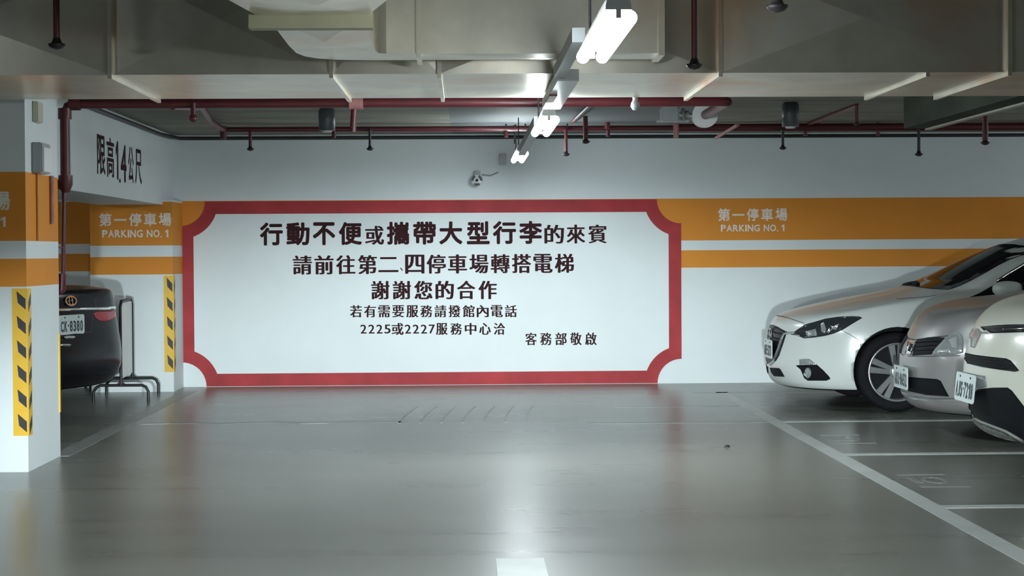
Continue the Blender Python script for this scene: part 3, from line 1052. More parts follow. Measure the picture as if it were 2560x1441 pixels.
def body_cage(P):
    """rows of points from under the car up to the roof, each from the front centre round to the rear centre"""
    L, W = P['L'], P['W']
    plan = P.get('plan', PLAN)
    ku = L / 4.46
    kw = W / 0.895
    plan = [((u if u < 1.3 else 1.3 + (u - 1.3) * (L - 1.3) / 3.16), y * kw) for u, y in plan]
    rows = []

    def wall(z, df, ys, dr=0.0):
        out = []
        for k, (u, y) in enumerate(plan):
            f = 1.0 if k <= 4 else (0.5 if k == 5 else 0.0)
            r = 1.0 if k >= 13 else (0.6 if k == 12 else 0.0)
            zz = z[k] if isinstance(z, (list, tuple)) else z
            out.append((u + df * f - dr * r, y * ys, zz))
        return out
    zb = P['zb']
    low = wall(zb, P['df'][0] + 0.10, 0.88, 0.10)
    rows.append([(min(max(u, 0.3), L - 0.3), 0.0, zb) for u, y, z in low])
    rows.append(low)
    for z, df, ys, dr in zip(P['wz'], P['df'], P['ws'], P['dr']):
        rows.append(wall(z, df, ys, dr))
    sh = wall(P['shz'], P['shdf'], P['shw'], P.get('shdr', 0.03))
    rows.append(sh)
    gb = P['gb']
    gb = [(u, y * kw, z) for u, y, z in gb]
    for t, dzf, dzs in P['hood']:
        row = []
        for k in range(15):
            a, c = sh[k], gb[k]
            f = 1.0 if k <= 3 else (0.85 if k == 4 else (0.55 if k == 5 else (0.3 if k == 6 else (0.15 if k == 7 else 0.0))))
            r = P.get('trunk', 0.0) if k >= 12 else 0.0
            row.append((lerp(a[0], c[0], t), lerp(a[1], c[1], t), lerp(a[2], c[2], t) + dzf * f + dzs * (1 - f) * (1.0 if k < 12 else 0.3) + r * math.sin(math.pi * t)))
        rows.append(row)
    rows.append(gb)
    rf = [(u, y * kw, z) for u, y, z in P['roof']]
    rows.append([(lerp(a[0], c[0], .5) + P.get('bow', (0, 0))[0], lerp(a[1], c[1], .5) + 0.018 * (1 if 4 < k < 12 else 0), lerp(a[2], c[2], .5) + 0.012) for k, (a, c) in enumerate(zip(gb, rf))])
    rows.append(rf)
    u0, u1, z0, zm, z1 = P['ridge']
    rows.append([(lerp(u0, u1, k / 14), 0.0, lerp(z0, z1, k / 14) + (zm - (z0 + z1) / 2) * math.sin(math.pi * k / 14)) for k in range(15)])
    return rows


def body_mesh(P, level=3):
    rows = body_cage(P)
    n = 15
    bm = bmesh.new()
    grid = {}
    for s in (-1, 1):
        for i, row in enumerate(rows):
            for k, (u, y, z) in enumerate(row):
                if abs(y) < 1e-6 and s == 1 and (i, k, -1) in grid:
                    grid[(i, k, 1)] = grid[(i, k, -1)]
                else:
                    grid[(i, k, s)] = bm.verts.new((u, y * s, z))
    for s in (-1, 1):
        for i in range(len(rows) - 1):
            for k in range(n - 1):
                q = [grid[(i, k, s)], grid[(i, k + 1, s)], grid[(i + 1, k + 1, s)], grid[(i + 1, k, s)]]
                u = []
                for v in q:
                    if v not in u:
                        u.append(v)
                if len(u) >= 3:
                    try:
                        bm.faces.new(u)
                    except ValueError:
                        pass
    bmesh.ops.remove_doubles(bm, verts=bm.verts, dist=1e-4)
    bmesh.ops.recalc_face_normals(bm, faces=bm.faces)
    me = bpy.data.meshes.new('body')
    bm.to_mesh(me)
    bm.free()
    o = bpy.data.objects.new('body', me)
    COL.objects.link(o)
    md = o.modifiers.new('s', 'SUBSURF')
    md.levels = md.render_levels = level
    dg = bpy.context.evaluated_depsgraph_get()
    me2 = bpy.data.meshes.new_from_object(o.evaluated_get(dg), depsgraph=dg)
    bpy.data.objects.remove(o)
    bpy.data.meshes.remove(me)
    return me2


class Car:
    def __init__(self, name, label, P, X, Y, rz, pm):
        self.P, self.pm = P, pm
        self.root = thing(name, label, 'car', (X, Y, 0), rz)
        self.M = wm(self.root)
        self.Mi = self.M.inverted()
        me = body_mesh(P)
        bm = bmesh.new()
        bm.from_mesh(me)
        self.bvh = BVHTree.FromBMesh(bm)
        bm.free()
        # cut the wheel wells
        o = bpy.data.objects.new('body', me)
        COL.objects.link(o)
        R = P['arch']
        wz = P['wr']
        cut = MB()
        for ua in P['axles']:
            for s in (-1, 1):
                cut.lathe((ua, s * (P['W'] - 0.30), wz + 0.015), (0, s, 0), [(0, 0.001), (0, R), (0.6, R), (0.6, 0.001)], 40)
        co = cut.build('cut', M_TRIM, merge=True)
        md = o.modifiers.new('b', 'BOOLEAN')
        md.operation = 'DIFFERENCE'
        md.solver = 'EXACT'
        md.object = co
        dg = bpy.context.evaluated_depsgraph_get()
        m2 = bpy.data.meshes.new_from_object(o.evaluated_get(dg), depsgraph=dg)
        bpy.data.objects.remove(o)
        bpy.data.objects.remove(co)
        m2.name = 'body'
        m2.materials.clear()
        m2.materials.append(pm)
        m2.materials.append(M_TRIM)
        for p in m2.polygons:
            c = p.center
            p.use_smooth = True
            p.material_index = 0
            for ua in P['axles']:
                dx, dz = c.x - ua, c.z - wz - 0.015
                d = math.hypot(dx, dz)
                if d < R + 0.004 and (abs(p.normal.y) < 0.35 and d > R - 0.03 and (p.normal.x * dx + p.normal.z * dz) < 0 or abs(abs(c.y) - (P['W'] - 0.30)) < 0.01):
                    p.material_index = 1
                    p.use_smooth = False
            if c.z < P['zb'] + 0.02 and p.normal.z < -0.5:
                p.material_index = 1
        self.body = bpy.data.objects.new('body', m2)
        COL.objects.link(self.body)
        self.body.parent = self.root
        WM[self.body.name] = self.M.copy()

    # -- patches: outlines seen in the photograph, laid on the body's own surface
    def hit(self, px, py):
        o = self.Mi @ CAM
        d = (self.Mi.to_3x3() @ ray(px, py)).normalized()
        loc, nor, idx, dist = self.bvh.ray_cast(o, d)
        return loc, nor

    def hit_dir(self, o, d):
        loc, nor, idx, dist = self.bvh.ray_cast(Vector(o), Vector(d).normalized())
        return loc, nor

    def _tri(self, pts, step):
        out = []
        n = len(pts)
        for i in range(n):
            a, c = Vector(pts[i]), Vector(pts[(i + 1) % n])
            m = max(1, int((c - a).length / step))
            for j in range(m):
                out.append(a + (c - a) * j / m)
        nb = len(out)
        xs, ys = [p.x for p in out], [p.y for p in out]
        x = min(xs) + step * 0.6
        while x < max(xs):
            y = min(ys) + step * 0.6
            while y < max(ys):
                inside = False
                j = nb - 1
                dmin = 1e9
                for i in range(nb):
                    a, c = out[i], out[j]
                    if (a.y > y) != (c.y > y) and x < (c.x - a.x) * (y - a.y) / (c.y - a.y) + a.x:
                        inside = not inside
                    dmin = min(dmin, (a.x - x) ** 2 + (a.y - y) ** 2)
                    j = i
                if inside and dmin > (step * 0.5) ** 2:
                    out.append(Vector((x, y)))
                y += step
            x += step
        r = delaunay_2d_cdt(out, [(i, (i + 1) % nb) for i in range(nb)], [], 1, 1e-6)
        return r[0], r[2]

    def _lay(self, name, m, v2, tris, cast, off, mirror, parent, depth, label, cen):
        P3, N3 = [], []
        for p in v2:
            q, nr = cast(p.x, p.y)
            t = 0
            while q is None and t < 12:
                t += 1
                p = p + (cen - p) * 0.08
                q, nr = cast(p.x, p.y)
            if q is None:
                q, nr = Vector((0, 0, 0.5)), Vector((-1, 0, 0))
            P3.append(q)
            N3.append(nr)
        ec = {}
        for t in tris:
            for i in range(len(t)):
                e = (t[i], t[(i + 1) % len(t)])
                if (e[1], e[0]) in ec:
                    ec.pop((e[1], e[0]))
                else:
                    ec[e] = 1
        out = []
        sides = [1, -1] if mirror == 'copy' else [1]
        for s in sides:
            b = MB()
            for s2 in ([1, -1] if mirror == 'join' else [s]):
                k = len(P3)
                vs = [self.M @ Vector((q.x + nr.x * off, (q.y + nr.y * off) * s2, q.z + nr.z * off)) for q, nr in zip(P3, N3)]
                lo = [self.M @ Vector((q.x - nr.x * depth, (q.y - nr.y * depth) * s2, q.z - nr.z * depth)) for q, nr in zip(P3, N3)]
                o = len(b.v)
                b.add(vs, [list(t) for t in tris], 0, True)
                be = list(ec)
                ids = sorted({i for e in be for i in e})
                mp = {i: j for j, i in enumerate(ids)}
                kk = len(ids)
                b.add([vs[i] for i in ids] + [lo[i] for i in ids], [[mp[e[1]], mp[e[0]], mp[e[0]] + kk, mp[e[1]] + kk] for e in be], 0, False)
            ob = b.build(name, m, parent or self.root, recalc=False)
            # outward normals
            bm = bmesh.new()
            bm.from_mesh(ob.data)
            bmesh.ops.remove_doubles(bm, verts=bm.verts, dist=1e-6)
            for f in bm.faces:
                q, nr, idx, dist = self.bvh.find_nearest(f.calc_center_median())
                if nr and len(f.verts) == 3 and f.normal.dot(nr) < 0:
                    f.normal_flip()
            bm.to_mesh(ob.data)
            bm.free()
            if label:
                ob['label'] = label
            out.append(ob)
        return out

    def patch(self, name, m, pts, off=0.004, mirror='copy', parent=None, depth=0.012, step=5.0, label=None):
        v2, tris = self._tri(pts, step)
        cen = sum(v2, Vector((0, 0))) / len(v2)
        return self._lay(name, m, v2, tris, self.hit, off, mirror, parent, depth, label, cen)

    def stroke(self, name, m, pts, wpx, **kw):
        pts = [Vector(p) for p in pts]
        a, c = [], []
        for i, p in enumerate(pts):
            t = (pts[min(i + 1, len(pts) - 1)] - pts[max(i - 1, 0)]).normalized()
            nn = Vector((-t.y, t.x)) * wpx / 2
            a.append(p + nn)
            c.append(p - nn)
        return self.patch(name, m, [tuple(p) for p in a] + [tuple(p) for p in reversed(c)], **kw)

    def flat(self, name, m, pts, o, eu, ev, d, off=0.004, mirror='copy', parent=None, depth=0.012, step=0.05, label=None):
        """outline given in the car's own metres on a plane, projected along d on the body"""
        o, eu, ev, d = Vector(o), Vector(eu), Vector(ev), Vector(d).normalized()
        v2, tris = self._tri(pts, step)
        cen = sum(v2, Vector((0, 0))) / len(v2)
        return self._lay(name, m, v2, tris, lambda x, y: self.hit_dir(o + eu * x + ev * y, d), off, mirror, parent, depth, label, cen)

    def wheels(self, spokes, near_only=False):
        P = self.P
        R = P['wr']
        rr = P['rim']
        for ua in P['axles']:
            for s in (-1, 1):
                yo = s * (P['W'] - 0.012)
                c = self.M @ Vector((ua, yo, R))
                ax = (self.M.to_3x3() @ Vector((0, s, 0)))
                b = MB()
                b.lathe(c, ax, [(-0.20, rr * 0.98), (-0.205, rr * 1.05), (-0.19, R * 0.97), (-0.16, R), (-0.045, R), (-0.015, R * 0.97), (0.0, R * 0.90), (-0.002, rr * 1.06), (-0.012, rr * 1.0), (-0.03, rr * 0.97)], 48)
                t = b.build('wheel', M_TYRE, self.root)
                b = MB()
                b.lathe(c, ax, [(-0.012, rr * 1.0), (-0.004, rr * 0.985), (-0.008, rr * 0.93), (-0.06, rr * 0.90), (-0.16, rr * 0.86)], 48)
                a1 = ax.orthogonal().normalized()
                a2 = ax.cross(a1)
                for k in range(spokes):
                    q = 2 * math.pi * k / spokes + 0.2
                    for dq in (-0.17, 0.17):
                        r0, r1 = 0.042, rr * 0.95
                        d0 = a1 * math.cos(q) + a2 * math.sin(q)
                        d1 = a1 * math.cos(q + dq) + a2 * math.sin(q + dq)
                        t0, t1 = ax.cross(d0), ax.cross(d1)
                        w0, w1 = 0.017, 0.025
                        pA = c + d0 * r0 + t0 * (0.013 if dq > 0 else -0.013) - ax * 0.022
                        pB = c + d1 * r1 - ax * 0.010
                        v = [pA - t0 * w0, pA + t0 * w0, pB + t1 * w1, pB - t1 * w1]
                        b.add(v + [p - ax * 0.03 for p in v], [(0, 1, 2, 3), (7, 6, 5, 4), (0, 4, 5, 1), (1, 5, 6, 2), (2, 6, 7, 3), (3, 7, 4, 0)])
                b.lathe(c, ax, [(-0.06, 0.06), (-0.018, 0.055), (-0.014, 0.03)], 24)
                b.build('rim', M_RIM, t)
                MB().lathe(c, ax, [(-0.02, 0.034), (-0.008, 0.032), (-0.006, 0.001)], 20).build('hub_cap', M_GLOSS, t)
                MB().lathe(c, ax, [(-0.055, rr * 0.90), (-0.055, 0.02)], 32).build('spoke_shade_disc', M_TRIM, t)  # matt black disc puts the shade between the spokes into the colour
                MB().lathe(c, ax, [(-0.11, 0.14), (-0.085, 0.14), (-0.085, 0.05)], 32).build('brake_disc', M_GREY, t)

    def plate(self, text, u, y, z, face=-1, w=0.38, h=0.16, tilt=0.0, seam=True):
        """number plate upright on the front (face -1) or the rear (face 1) of the car"""
        M = self.M
        ex = M.to_3x3() @ Vector((0, face, 0)) if False else M.to_3x3() @ Vector((0, -1 if face < 0 else 1, 0))
        ez = Vector((0, 0, 1))
        n = M.to_3x3() @ Vector((face, 0, 0))
        ez = (ez + n * tilt * -1).normalized()
        c = M @ Vector((u, y, z))
        c0 = lambda a, q, d: c + ex * a + ez * q + n * d
        b = MB()
        r = 0.012
        pts = [(-w / 2 + r, -h / 2), (w / 2 - r, -h / 2), (w / 2, -h / 2 + r), (w / 2, h / 2 - r), (w / 2 - r, h / 2), (-w / 2 + r, h / 2), (-w / 2, h / 2 - r), (-w / 2, -h / 2 + r)]
        b.prism([c0(a, q, 0.0) for a, q in pts], n * 0.006)
        pl = b.build('licence_plate', M_PLATE, self.root)
        b = MB()
        o = c + n * 0.0072
        ws = [0.55 if ch == '-' else 1.0 for ch in text]
        tot = sum(ws)
        k = w * 0.90 / tot
        a = -w * 0.45
        for ch, q in zip(text, ws):
            if ch == '-':
                b.prism([c0(a + k * .12, -0.006 - h * .06, 0.006), (c0(a + k * .43, -0.006 - h * .06, 0.006)), c0(a + k * .43, h * .0, 0.006), c0(a + k * .12, h * .0, 0.006)], n * 0.001)
            else:
                put_glyph(b, ch, o, ex, ez, box=(a + k * .10, a + k * .90, -h * 0.36, h * 0.20), embolden=0.03)
            a += k * q
        b.build('plate_characters', M_PINK, pl, recalc=False)
        for sx in (-0.27, 0.27):
            MB().lathe(c0(sx * w, h * 0.37, 0.006), n, [(0, 0.007), (0.003, 0.006), (0.004, 0.001)], 10).build('plate_screw', M_TRIM, pl)
        return pl


def base_params(**kw):
    P = dict(
        L=4.46, W=0.895, zb=0.155, arch=0.345, wr=0.315, rim=0.235, axles=(0.885, 3.585),
        wz=[0.16, 0.28, 0.42, 0.56, 0.66], df=[0.05, 0.0, 0.012, 0.03, 0.035], ws=[0.955, 0.985, 1.0, 1.0, 0.995], dr=[0.06, 0.02, 0.0, 0.0, 0.02],
        shz=[0.735, 0.735, 0.737, 0.745, 0.765, 0.80, 0.845, 0.875, 0.895, 0.92, 0.94, 0.955, 0.955, 0.95, 0.95], shdf=0.085, shw=0.945,
        hood=[(0.10, 0.020, 0.012), (0.5, 0.030, 0.020)],
        gb=[(1.24, 0, 0.965), (1.245, .2, .964), (1.26, .37, .961), (1.29, .50, .957), (1.33, .60, .953), (1.37, .67, .950), (1.41, .715, .947), (1.45, .745, .944),
            (1.52, .775, .945), (2.4, .79, .962), (3.1, .78, .985), (3.6, .74, 1.0), (3.98, .64, 1.01), (4.18, .45, 1.02), (4.25, 0, 1.03)],
        roof=[(1.98, 0, 1.335), (1.985, .15, 1.334), (2.0, .27, 1.330), (2.02, .36, 1.324), (2.045, .43, 1.316), (2.07, .475, 1.308), (2.10, .51, 1.300), (2.14, .535, 1.300),
              (2.22, .553, 1.33), (2.6, .57, 1.385), (3.1, .565, 1.385), (3.5, .54, 1.36), (3.75, .47, 1.34), (3.85, .3, 1.34), (3.88, 0, 1.34)],
        ridge=(2.22, 3.72, 1.405, 1.45, 1.39))
    P.update(kw)
    return P


# --- white hatchback, nearest the wall
c1 = Car('white_hatchback', 'white hatchback parked nearest the back wall, seen from its front left side', base_params(), 2.525, 15.02, 0.0, M_PW)
c1.wheels(5)
HL = [(1977.7, 837), (1993, 825.5), (2013, 812), (2037.7, 805.5), (2064, 797.7), (2095.5, 793), (2126.5, 791), (2148.8, 792), (2156, 795.5), (2146.5, 801),
      (2126.5, 813), (2108.8, 824.4), (2082, 835.5), (2060, 841), (2033, 844.8), (2011, 846.6), (2002, 843), (1989, 838.4)]
hls = c1.patch('headlight', M_LENS, HL, step=4)
c1.patch('headlight_reflector_glint', M_CLEAR, [(2015, 829), (2040, 823), (2044, 840), (2020, 842)], off=0.006, parent=hls[0], mirror=None, depth=0.004)
c1.patch('headlight_reflector_glint', M_CLEAR, [(2052, 812), (2060, 806), (2066, 824), (2062, 834), (2054, 830)], off=0.006, parent=hls[0], mirror=None, depth=0.004)
c1.patch('headlight_reflector_glint', M_BRIGHT, [(2076, 815), (2083, 817), (2098, 810), (2094, 818), (2090, 826), (2083, 824), (2077, 827), (2080, 820)], off=0.006, parent=hls[0], mirror=None, depth=0.004)
c1.patch('headlight_reflector_glint', M_BRIGHT, [(2066, 830), (2071, 826), (2074, 819), (2077, 826), (2072, 834)], off=0.006, parent=hls[0], mirror=None, depth=0.004)
FU = ((0, 0, 0), (0, 1, 0), (0, 0, 1), (1, 0, 0))


def sym(pts):
    """half outline from the centre top round to the centre bottom, mirrored to a full one"""
    return pts + [(-x, z) for x, z in reversed(pts) if abs(x) > 1e-6]


def front(car, name, m, half, off=0.004, step=0.04, **kw):
    pts = sym(half)
    pts = [(x, z) for x, z in pts]
    o = (-2, 0, 0)
    return car.flat(name, m, pts, o, (0, 1, 0), (0, 0, 1), (1, 0, 0), off=off, mirror=None, step=step, **kw)[0]


gr = front(c1, 'grille', M_GLOSS, [(0, .662), (.2, .652), (.40, .622), (.38, .575), (.345, .50), (.30, .42), (.24, .375), (.13, .35), (0, .345)])
for z in (.60, .555, .51):
    front(c1, 'grille_slat', M_TRIM, [(0, z + .012), (.36 - (.60 - z) * .4, z + .004), (.355 - (.60 - z) * .4, z - .008), (0, z - .002)], off=0.010, parent=gr, depth=0.01)
c1.stroke('grille_trim', M_STEEL, [(1988, 833), (1970, 833), (1961, 836), (1955, 850), (1948, 872), (1941, 890), (1934, 904), (1925, 912)], 5.0, off=0.010)
# oval badge
M = c1.M
l, nr = c1.hit_dir((-2, 0, .585), (1, 0, 0))
bc = M @ Vector((l.x - 0.012, 0, .585))
b = MB()
for i in range(24):
    a0, a1 = 2 * math.pi * i / 24, 2 * math.pi * (i + 1) / 24
    b.prism([(bc.x, bc.y + .062 * math.cos(a0), bc.z + .050 * math.sin(a0)), (bc.x, bc.y + .062 * math.cos(a1), bc.z + .050 * math.sin(a1)),
             (bc.x, bc.y + .052 * math.cos(a1), bc.z + .040 * math.sin(a1)), (bc.x, bc.y + .052 * math.cos(a0), bc.z + .040 * math.sin(a0))], (0.008, 0, 0))
b.prism([(bc.x, bc.y - .05, bc.z + .014), (bc.x, bc.y - .04, bc.z + .022), (bc.x, bc.y, bc.z - .012), (bc.x, bc.y + .04, bc.z + .022), (bc.x, bc.y + .05, bc.z + .014), (bc.x, bc.y, bc.z - .03)], (0.008, 0, 0))
b.build('badge', M_CHROME, c1.root)
c1.patch('lower_intake', M_TRIM, [(1925, 920), (1948, 921), (1952, 925), (1961.8, 942.3), (1936, 941), (1929, 932)], step=3)
fg = c1.patch('fog_lamp_bezel', M_TRIM, [(1990, 914.4), (2000, 913), (2042, 912), (2058, 926), (2073, 942), (2076, 947.7), (2066.6, 952), (2020, 952), (2011, 945.5), (2002, 924.4)], step=4)
for f in fg[:1]:
    c1.patch('fog_lamp', M_CLEAR, [(2021 + 8 * math.cos(a), 932.5 + 13 * math.sin(a)) for a in [2 * math.pi * i / 16 for i in range(16)]], off=0.008, mirror=None, parent=f, depth=0.006, step=4)
    c1.patch('fog_lamp_bulb', M_BRIGHT, [(2015 + 4 * math.cos(a), 935 + 5 * math.sin(a)) for a in [2 * math.pi * i / 10 for i in range(10)]], off=0.010, mirror=None, parent=f, depth=0.006, step=4)
dr = c1.patch('running_lamp', M_CLEAR, [(1998.8, 899.5), (2012, 897.5), (2024, 897.7), (2037.7, 908.8), (2038, 912.5), (2000, 913)], off=0.006, step=3)
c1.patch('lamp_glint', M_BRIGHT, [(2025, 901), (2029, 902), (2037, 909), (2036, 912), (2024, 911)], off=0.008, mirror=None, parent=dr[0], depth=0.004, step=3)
c1.stroke('hood_seam', M_SEAM, [(1941, 789.5), (1957, 792), (1971, 795.5), (1993, 803), (2011, 809)], 1.6, off=0.0015, depth=0.004, step=4)
c1.stroke('hood_seam', M_SEAM, [(2241, 748), (2290, 745), (2322, 742), (2341, 738)], 0.8, off=0.0012, depth=0.004, step=5)
c1.stroke('bumper_seam', M_SEAM, [(2104, 826.6), (2126.5, 837.7), (2151, 853.3)], 1.2, off=0.0015, depth=0.004, step=4)
c1.flat('windscreen', M_GLASS, sym([(0, 1.325), (.2, 1.322), (.4, 1.305), (.50, 1.285), (.535, 1.25), (.62, 1.10), (.675, .985), (.685, .962), (.55, .966), (.4, .972), (.2, .978), (0, .98)]),
        (-2, 0, 0), (0, 1, 0), (0, 0, 1), (1, 0, 0), off=0.005, mirror=None, step=0.05)
c1.flat('wiper', M_TRIM, [(.62, .968), (.62, .98), (.1, 1.01), (-.1, 1.0), (-.1, .99), (.1, .995)], (-2, 0, 0), (0, 1, 0), (0, 0, 1), (1, 0, 0), off=0.014, mirror=None, step=0.04)
# side glass: front quarter light and door window, seen in profile (distance behind nose, height)
side = lambda nm, m, pts, off=0.005, **kw: c1.flat(nm, m, pts, (0, -2, 0), (1, 0, 0), (0, 0, 1), (0, 1, 0), off=off, step=0.06, **kw)
side('quarter_window', M_GLOSS, [(1.455, .898), (1.56, .935), (1.70, 1.003), (1.70, .902)])
side('side_window', M_GLASS, [(1.715, .903), (1.715, 1.02), (1.83, 1.085), (2.0, 1.175), (2.2, 1.26), (2.38, 1.30), (2.44, 1.31), (2.46, .925)])
side('side_window', M_GLASS, [(2.54, .928), (2.52, 1.312), (2.8, 1.315), (3.1, 1.30), (3.3, 1.25), (3.42, 1.10), (3.42, .965)])
side('window_trim', M_CHROME, [(1.715, 1.022), (1.83, 1.087), (2.0, 1.177), (2.2, 1.262), (2.38, 1.302), (2.38, 1.316), (2.2, 1.277), (2.0, 1.192), (1.83, 1.102), (1.715, 1.037)], off=0.007)
side('door_seam', M_SEAM, [(1.50, .30), (1.506, .30), (1.506, .875), (1.50, .875)], off=0.0015)
side('door_seam', M_SEAM, [(2.49, .26), (2.496, .26), (2.496, .90), (2.49, .90)], off=0.0015)
hd = side('door_handle', M_PW, [(2.26, .80), (2.44, .805), (2.44, .83), (2.26, .825)], off=0.03, depth=0.01)
# door mirrors
for s in (-1, 1):
    cm = at(2521, 723, 15.02 - 1.0)
    ul = cm.x - 2.525
    cm = M @ Vector((ul, s * 0.985, cm.z))
    b = MB()
    rows, seg = 10, 18
    vs, fs = [], []
    for i in range(rows + 1):
        ph = math.pi * i / rows
        for j in range(seg):
            th = 2 * math.pi * j / seg
            x = 0.118 * math.cos(ph)
            k = math.sin(ph) ** 0.7
            xx = max(-0.118, min(0.105, x + 0.0))
            vs.append((cm.x + xx, cm.y + s * 0.095 * k * math.cos(th), cm.z + 0.064 * k * math.sin(th)))
    for i in range(rows):
        for j in range(seg):
            fs.append([i * seg + j, i * seg + (j + 1) % seg, (i + 1) * seg + (j + 1) % seg, (i + 1) * seg + j])
    b.add(vs, fs, 0, True)
    mo = b.build('door_mirror', M_PW, c1.root, merge=True)
    b = MB()
    b.box((cm.x - 0.03, cm.y - s * 0.155, cm.z - 0.085), (cm.x + 0.09, cm.y - s * 0.02, cm.z - 0.052))
    b.build('mirror_foot', M_TRIM, mo, bevel=0.01)
    b = MB()
    b.box((cm.x + 0.098, cm.y - 0.07, cm.z - 0.042), (cm.x + 0.112, cm.y + 0.07, cm.z + 0.045))
    b.build('mirror_glass', M_GLASS, mo, bevel=0.004)
c1.plate('ABE-5273', 0.002, -0.03, .465, -1, 0.38, 0.155)
# --- silver car in the middle
P2 = base_params(L=4.25, W=0.855, zb=0.175, arch=0.335, wr=0.305, rim=0.21, axles=(0.86, 3.42),
                 wz=[0.20, 0.30, 0.42, 0.55, 0.63], df=[0.05, 0.005, 0.0, 0.0, 0.02],
                 shz=[0.665, 0.667, 0.675, 0.70, 0.74, 0.79, 0.85, 0.89, 0.92, 0.95, 0.97, 0.98, 0.98, 0.97, 0.97], shdf=0.05,
                 hood=[(0.06, 0.110, 0.02), (0.16, 0.150, 0.03), (0.36, 0.125, 0.03), (0.66, 0.06, 0.02)],
                 gb=[(1.02, 0, 1.0), (1.025, .2, 1.0), (1.04, .37, 1.0), (1.07, .50, .995), (1.11, .60, .99), (1.16, .67, .985), (1.21, .715, .98), (1.27, .745, .975),
                     (1.36, .775, .975), (2.4, .79, .99), (3.1, .78, 1.0), (3.6, .74, 1.02), (3.9, .64, 1.03), (4.05, .45, 1.04), (4.1, 0, 1.05)],
                 roof=[(1.80, 0, 1.42), (1.805, .15, 1.419), (1.82, .27, 1.415), (1.84, .36, 1.409), (1.865, .43, 1.40), (1.89, .475, 1.393), (1.93, .51, 1.387), (1.98, .535, 1.387),
                       (2.1, .553, 1.41), (2.5, .57, 1.455), (3.0, .565, 1.455), (3.4, .54, 1.44), (3.7, .47, 1.42), (3.8, .3, 1.42), (3.84, 0, 1.42)],
                 ridge=(2.1, 3.7, 1.49, 1.53, 1.47))
c2 = Car('silver_car', 'silver grey car parked in the middle, between the white hatchback and the pearl car', P2, 3.02, 12.33, 0.0, M_PS)
c2.wheels(5)
g2 = c2.patch('grille', M_TRIM, [(2294, 849), (2318.7, 845.5), (2347.7, 844), (2362, 845), (2347, 863), (2329, 886.4), (2282, 890), (2288, 866.6)], step=4)
for k in range(3):
    y = 856 + k * 10
    c2.stroke('grille_slat', M_GLOSS, [(2291 - k * 2.5, y + 1), (2320, y - 1), (2346 - k * 6, y - 2)], 3.0, off=0.009, parent=g2[0], mirror=None, step=4)
c2.patch('grille_emblem', M_CHROME, [(2273, 853.4), (2293, 854.7), (2279, 889), (2264, 887.7)], off=0.008, mirror=None, step=4)
c2.patch('emblem_centre', M_TRIM, [(2279, 861), (2285, 862), (2277, 880), (2272, 878)], off=0.010, mirror=None, step=4)
h2 = c2.patch('headlight', M_CLEAR, [(2368.8, 842.8), (2380, 836), (2395, 831), (2404, 838), (2408, 850.8), (2408, 882), (2384.6, 887.7), (2331, 887.7), (2335, 877), (2350, 861)], step=5)
c2.patch('headlight_reflector_glint', M_BRIGHT, [(2346, 877), (2376, 874), (2377, 882), (2346, 885)], off=0.007, mirror=None, parent=h2[0], depth=0.004, step=4)  # bright patch paints the white highlight on the lens
c2.patch('headlight_reflector_glint', M_GREY, [(2372, 852), (2393, 842), (2395, 872), (2382, 872)], off=0.007, mirror=None, parent=h2[0], depth=0.004, step=4)
c2.stroke('hood_seam', M_SEAM, [(2280, 849), (2296, 851), (2320, 845), (2350, 842), (2372, 840)], 2.0, off=0.002, depth=0.004, step=4)
c2.stroke('bumper_seam', M_SEAM, [(2270, 891), (2300, 892), (2340, 891), (2400, 890)], 1.6, off=0.002, depth=0.004, step=4)
c2.patch('lower_intake', M_TRIM, [(2272.5, 943), (2305.5, 945.7), (2342.4, 948.3), (2352, 953), (2358, 965), (2372.7, 992), (2316, 988), (2271, 978)], step=5)
c2.patch('lip_trim', M_STEEL, [(2253, 981), (2284.4, 990), (2331.9, 995), (2400, 994.5), (2408, 997), (2400, 1002), (2331.9, 1003), (2284, 998), (2256, 987)], off=0.005, step=3)
c2.flat('windscreen', M_GLASS, sym([(0, 1.40), (.2, 1.398), (.4, 1.38), (.48, 1.36), (.60, 1.12), (.655, 1.005), (.4, 1.012), (.2, 1.018), (0, 1.02)]),
        (-2, 0, 0), (0, 1, 0), (0, 0, 1), (1, 0, 0), off=0.005, mirror=None, step=0.06)
c2.flat('side_window', M_GLASS, [(1.5, .985), (1.75, 1.15), (2.05, 1.33), (2.4, 1.37), (2.42, .99)], (0, -2, 0), (1, 0, 0), (0, 0, 1), (0, 1, 0), step=0.07)
c2.flat('side_window', M_GLASS, [(2.5, .99), (2.48, 1.375), (3.1, 1.37), (3.4, 1.30), (3.5, 1.01)], (0, -2, 0), (1, 0, 0), (0, 0, 1), (0, 1, 0), step=0.07)
c2.plate('AKU-0652', -0.022, 0, .405, -1, 0.38, 0.155)

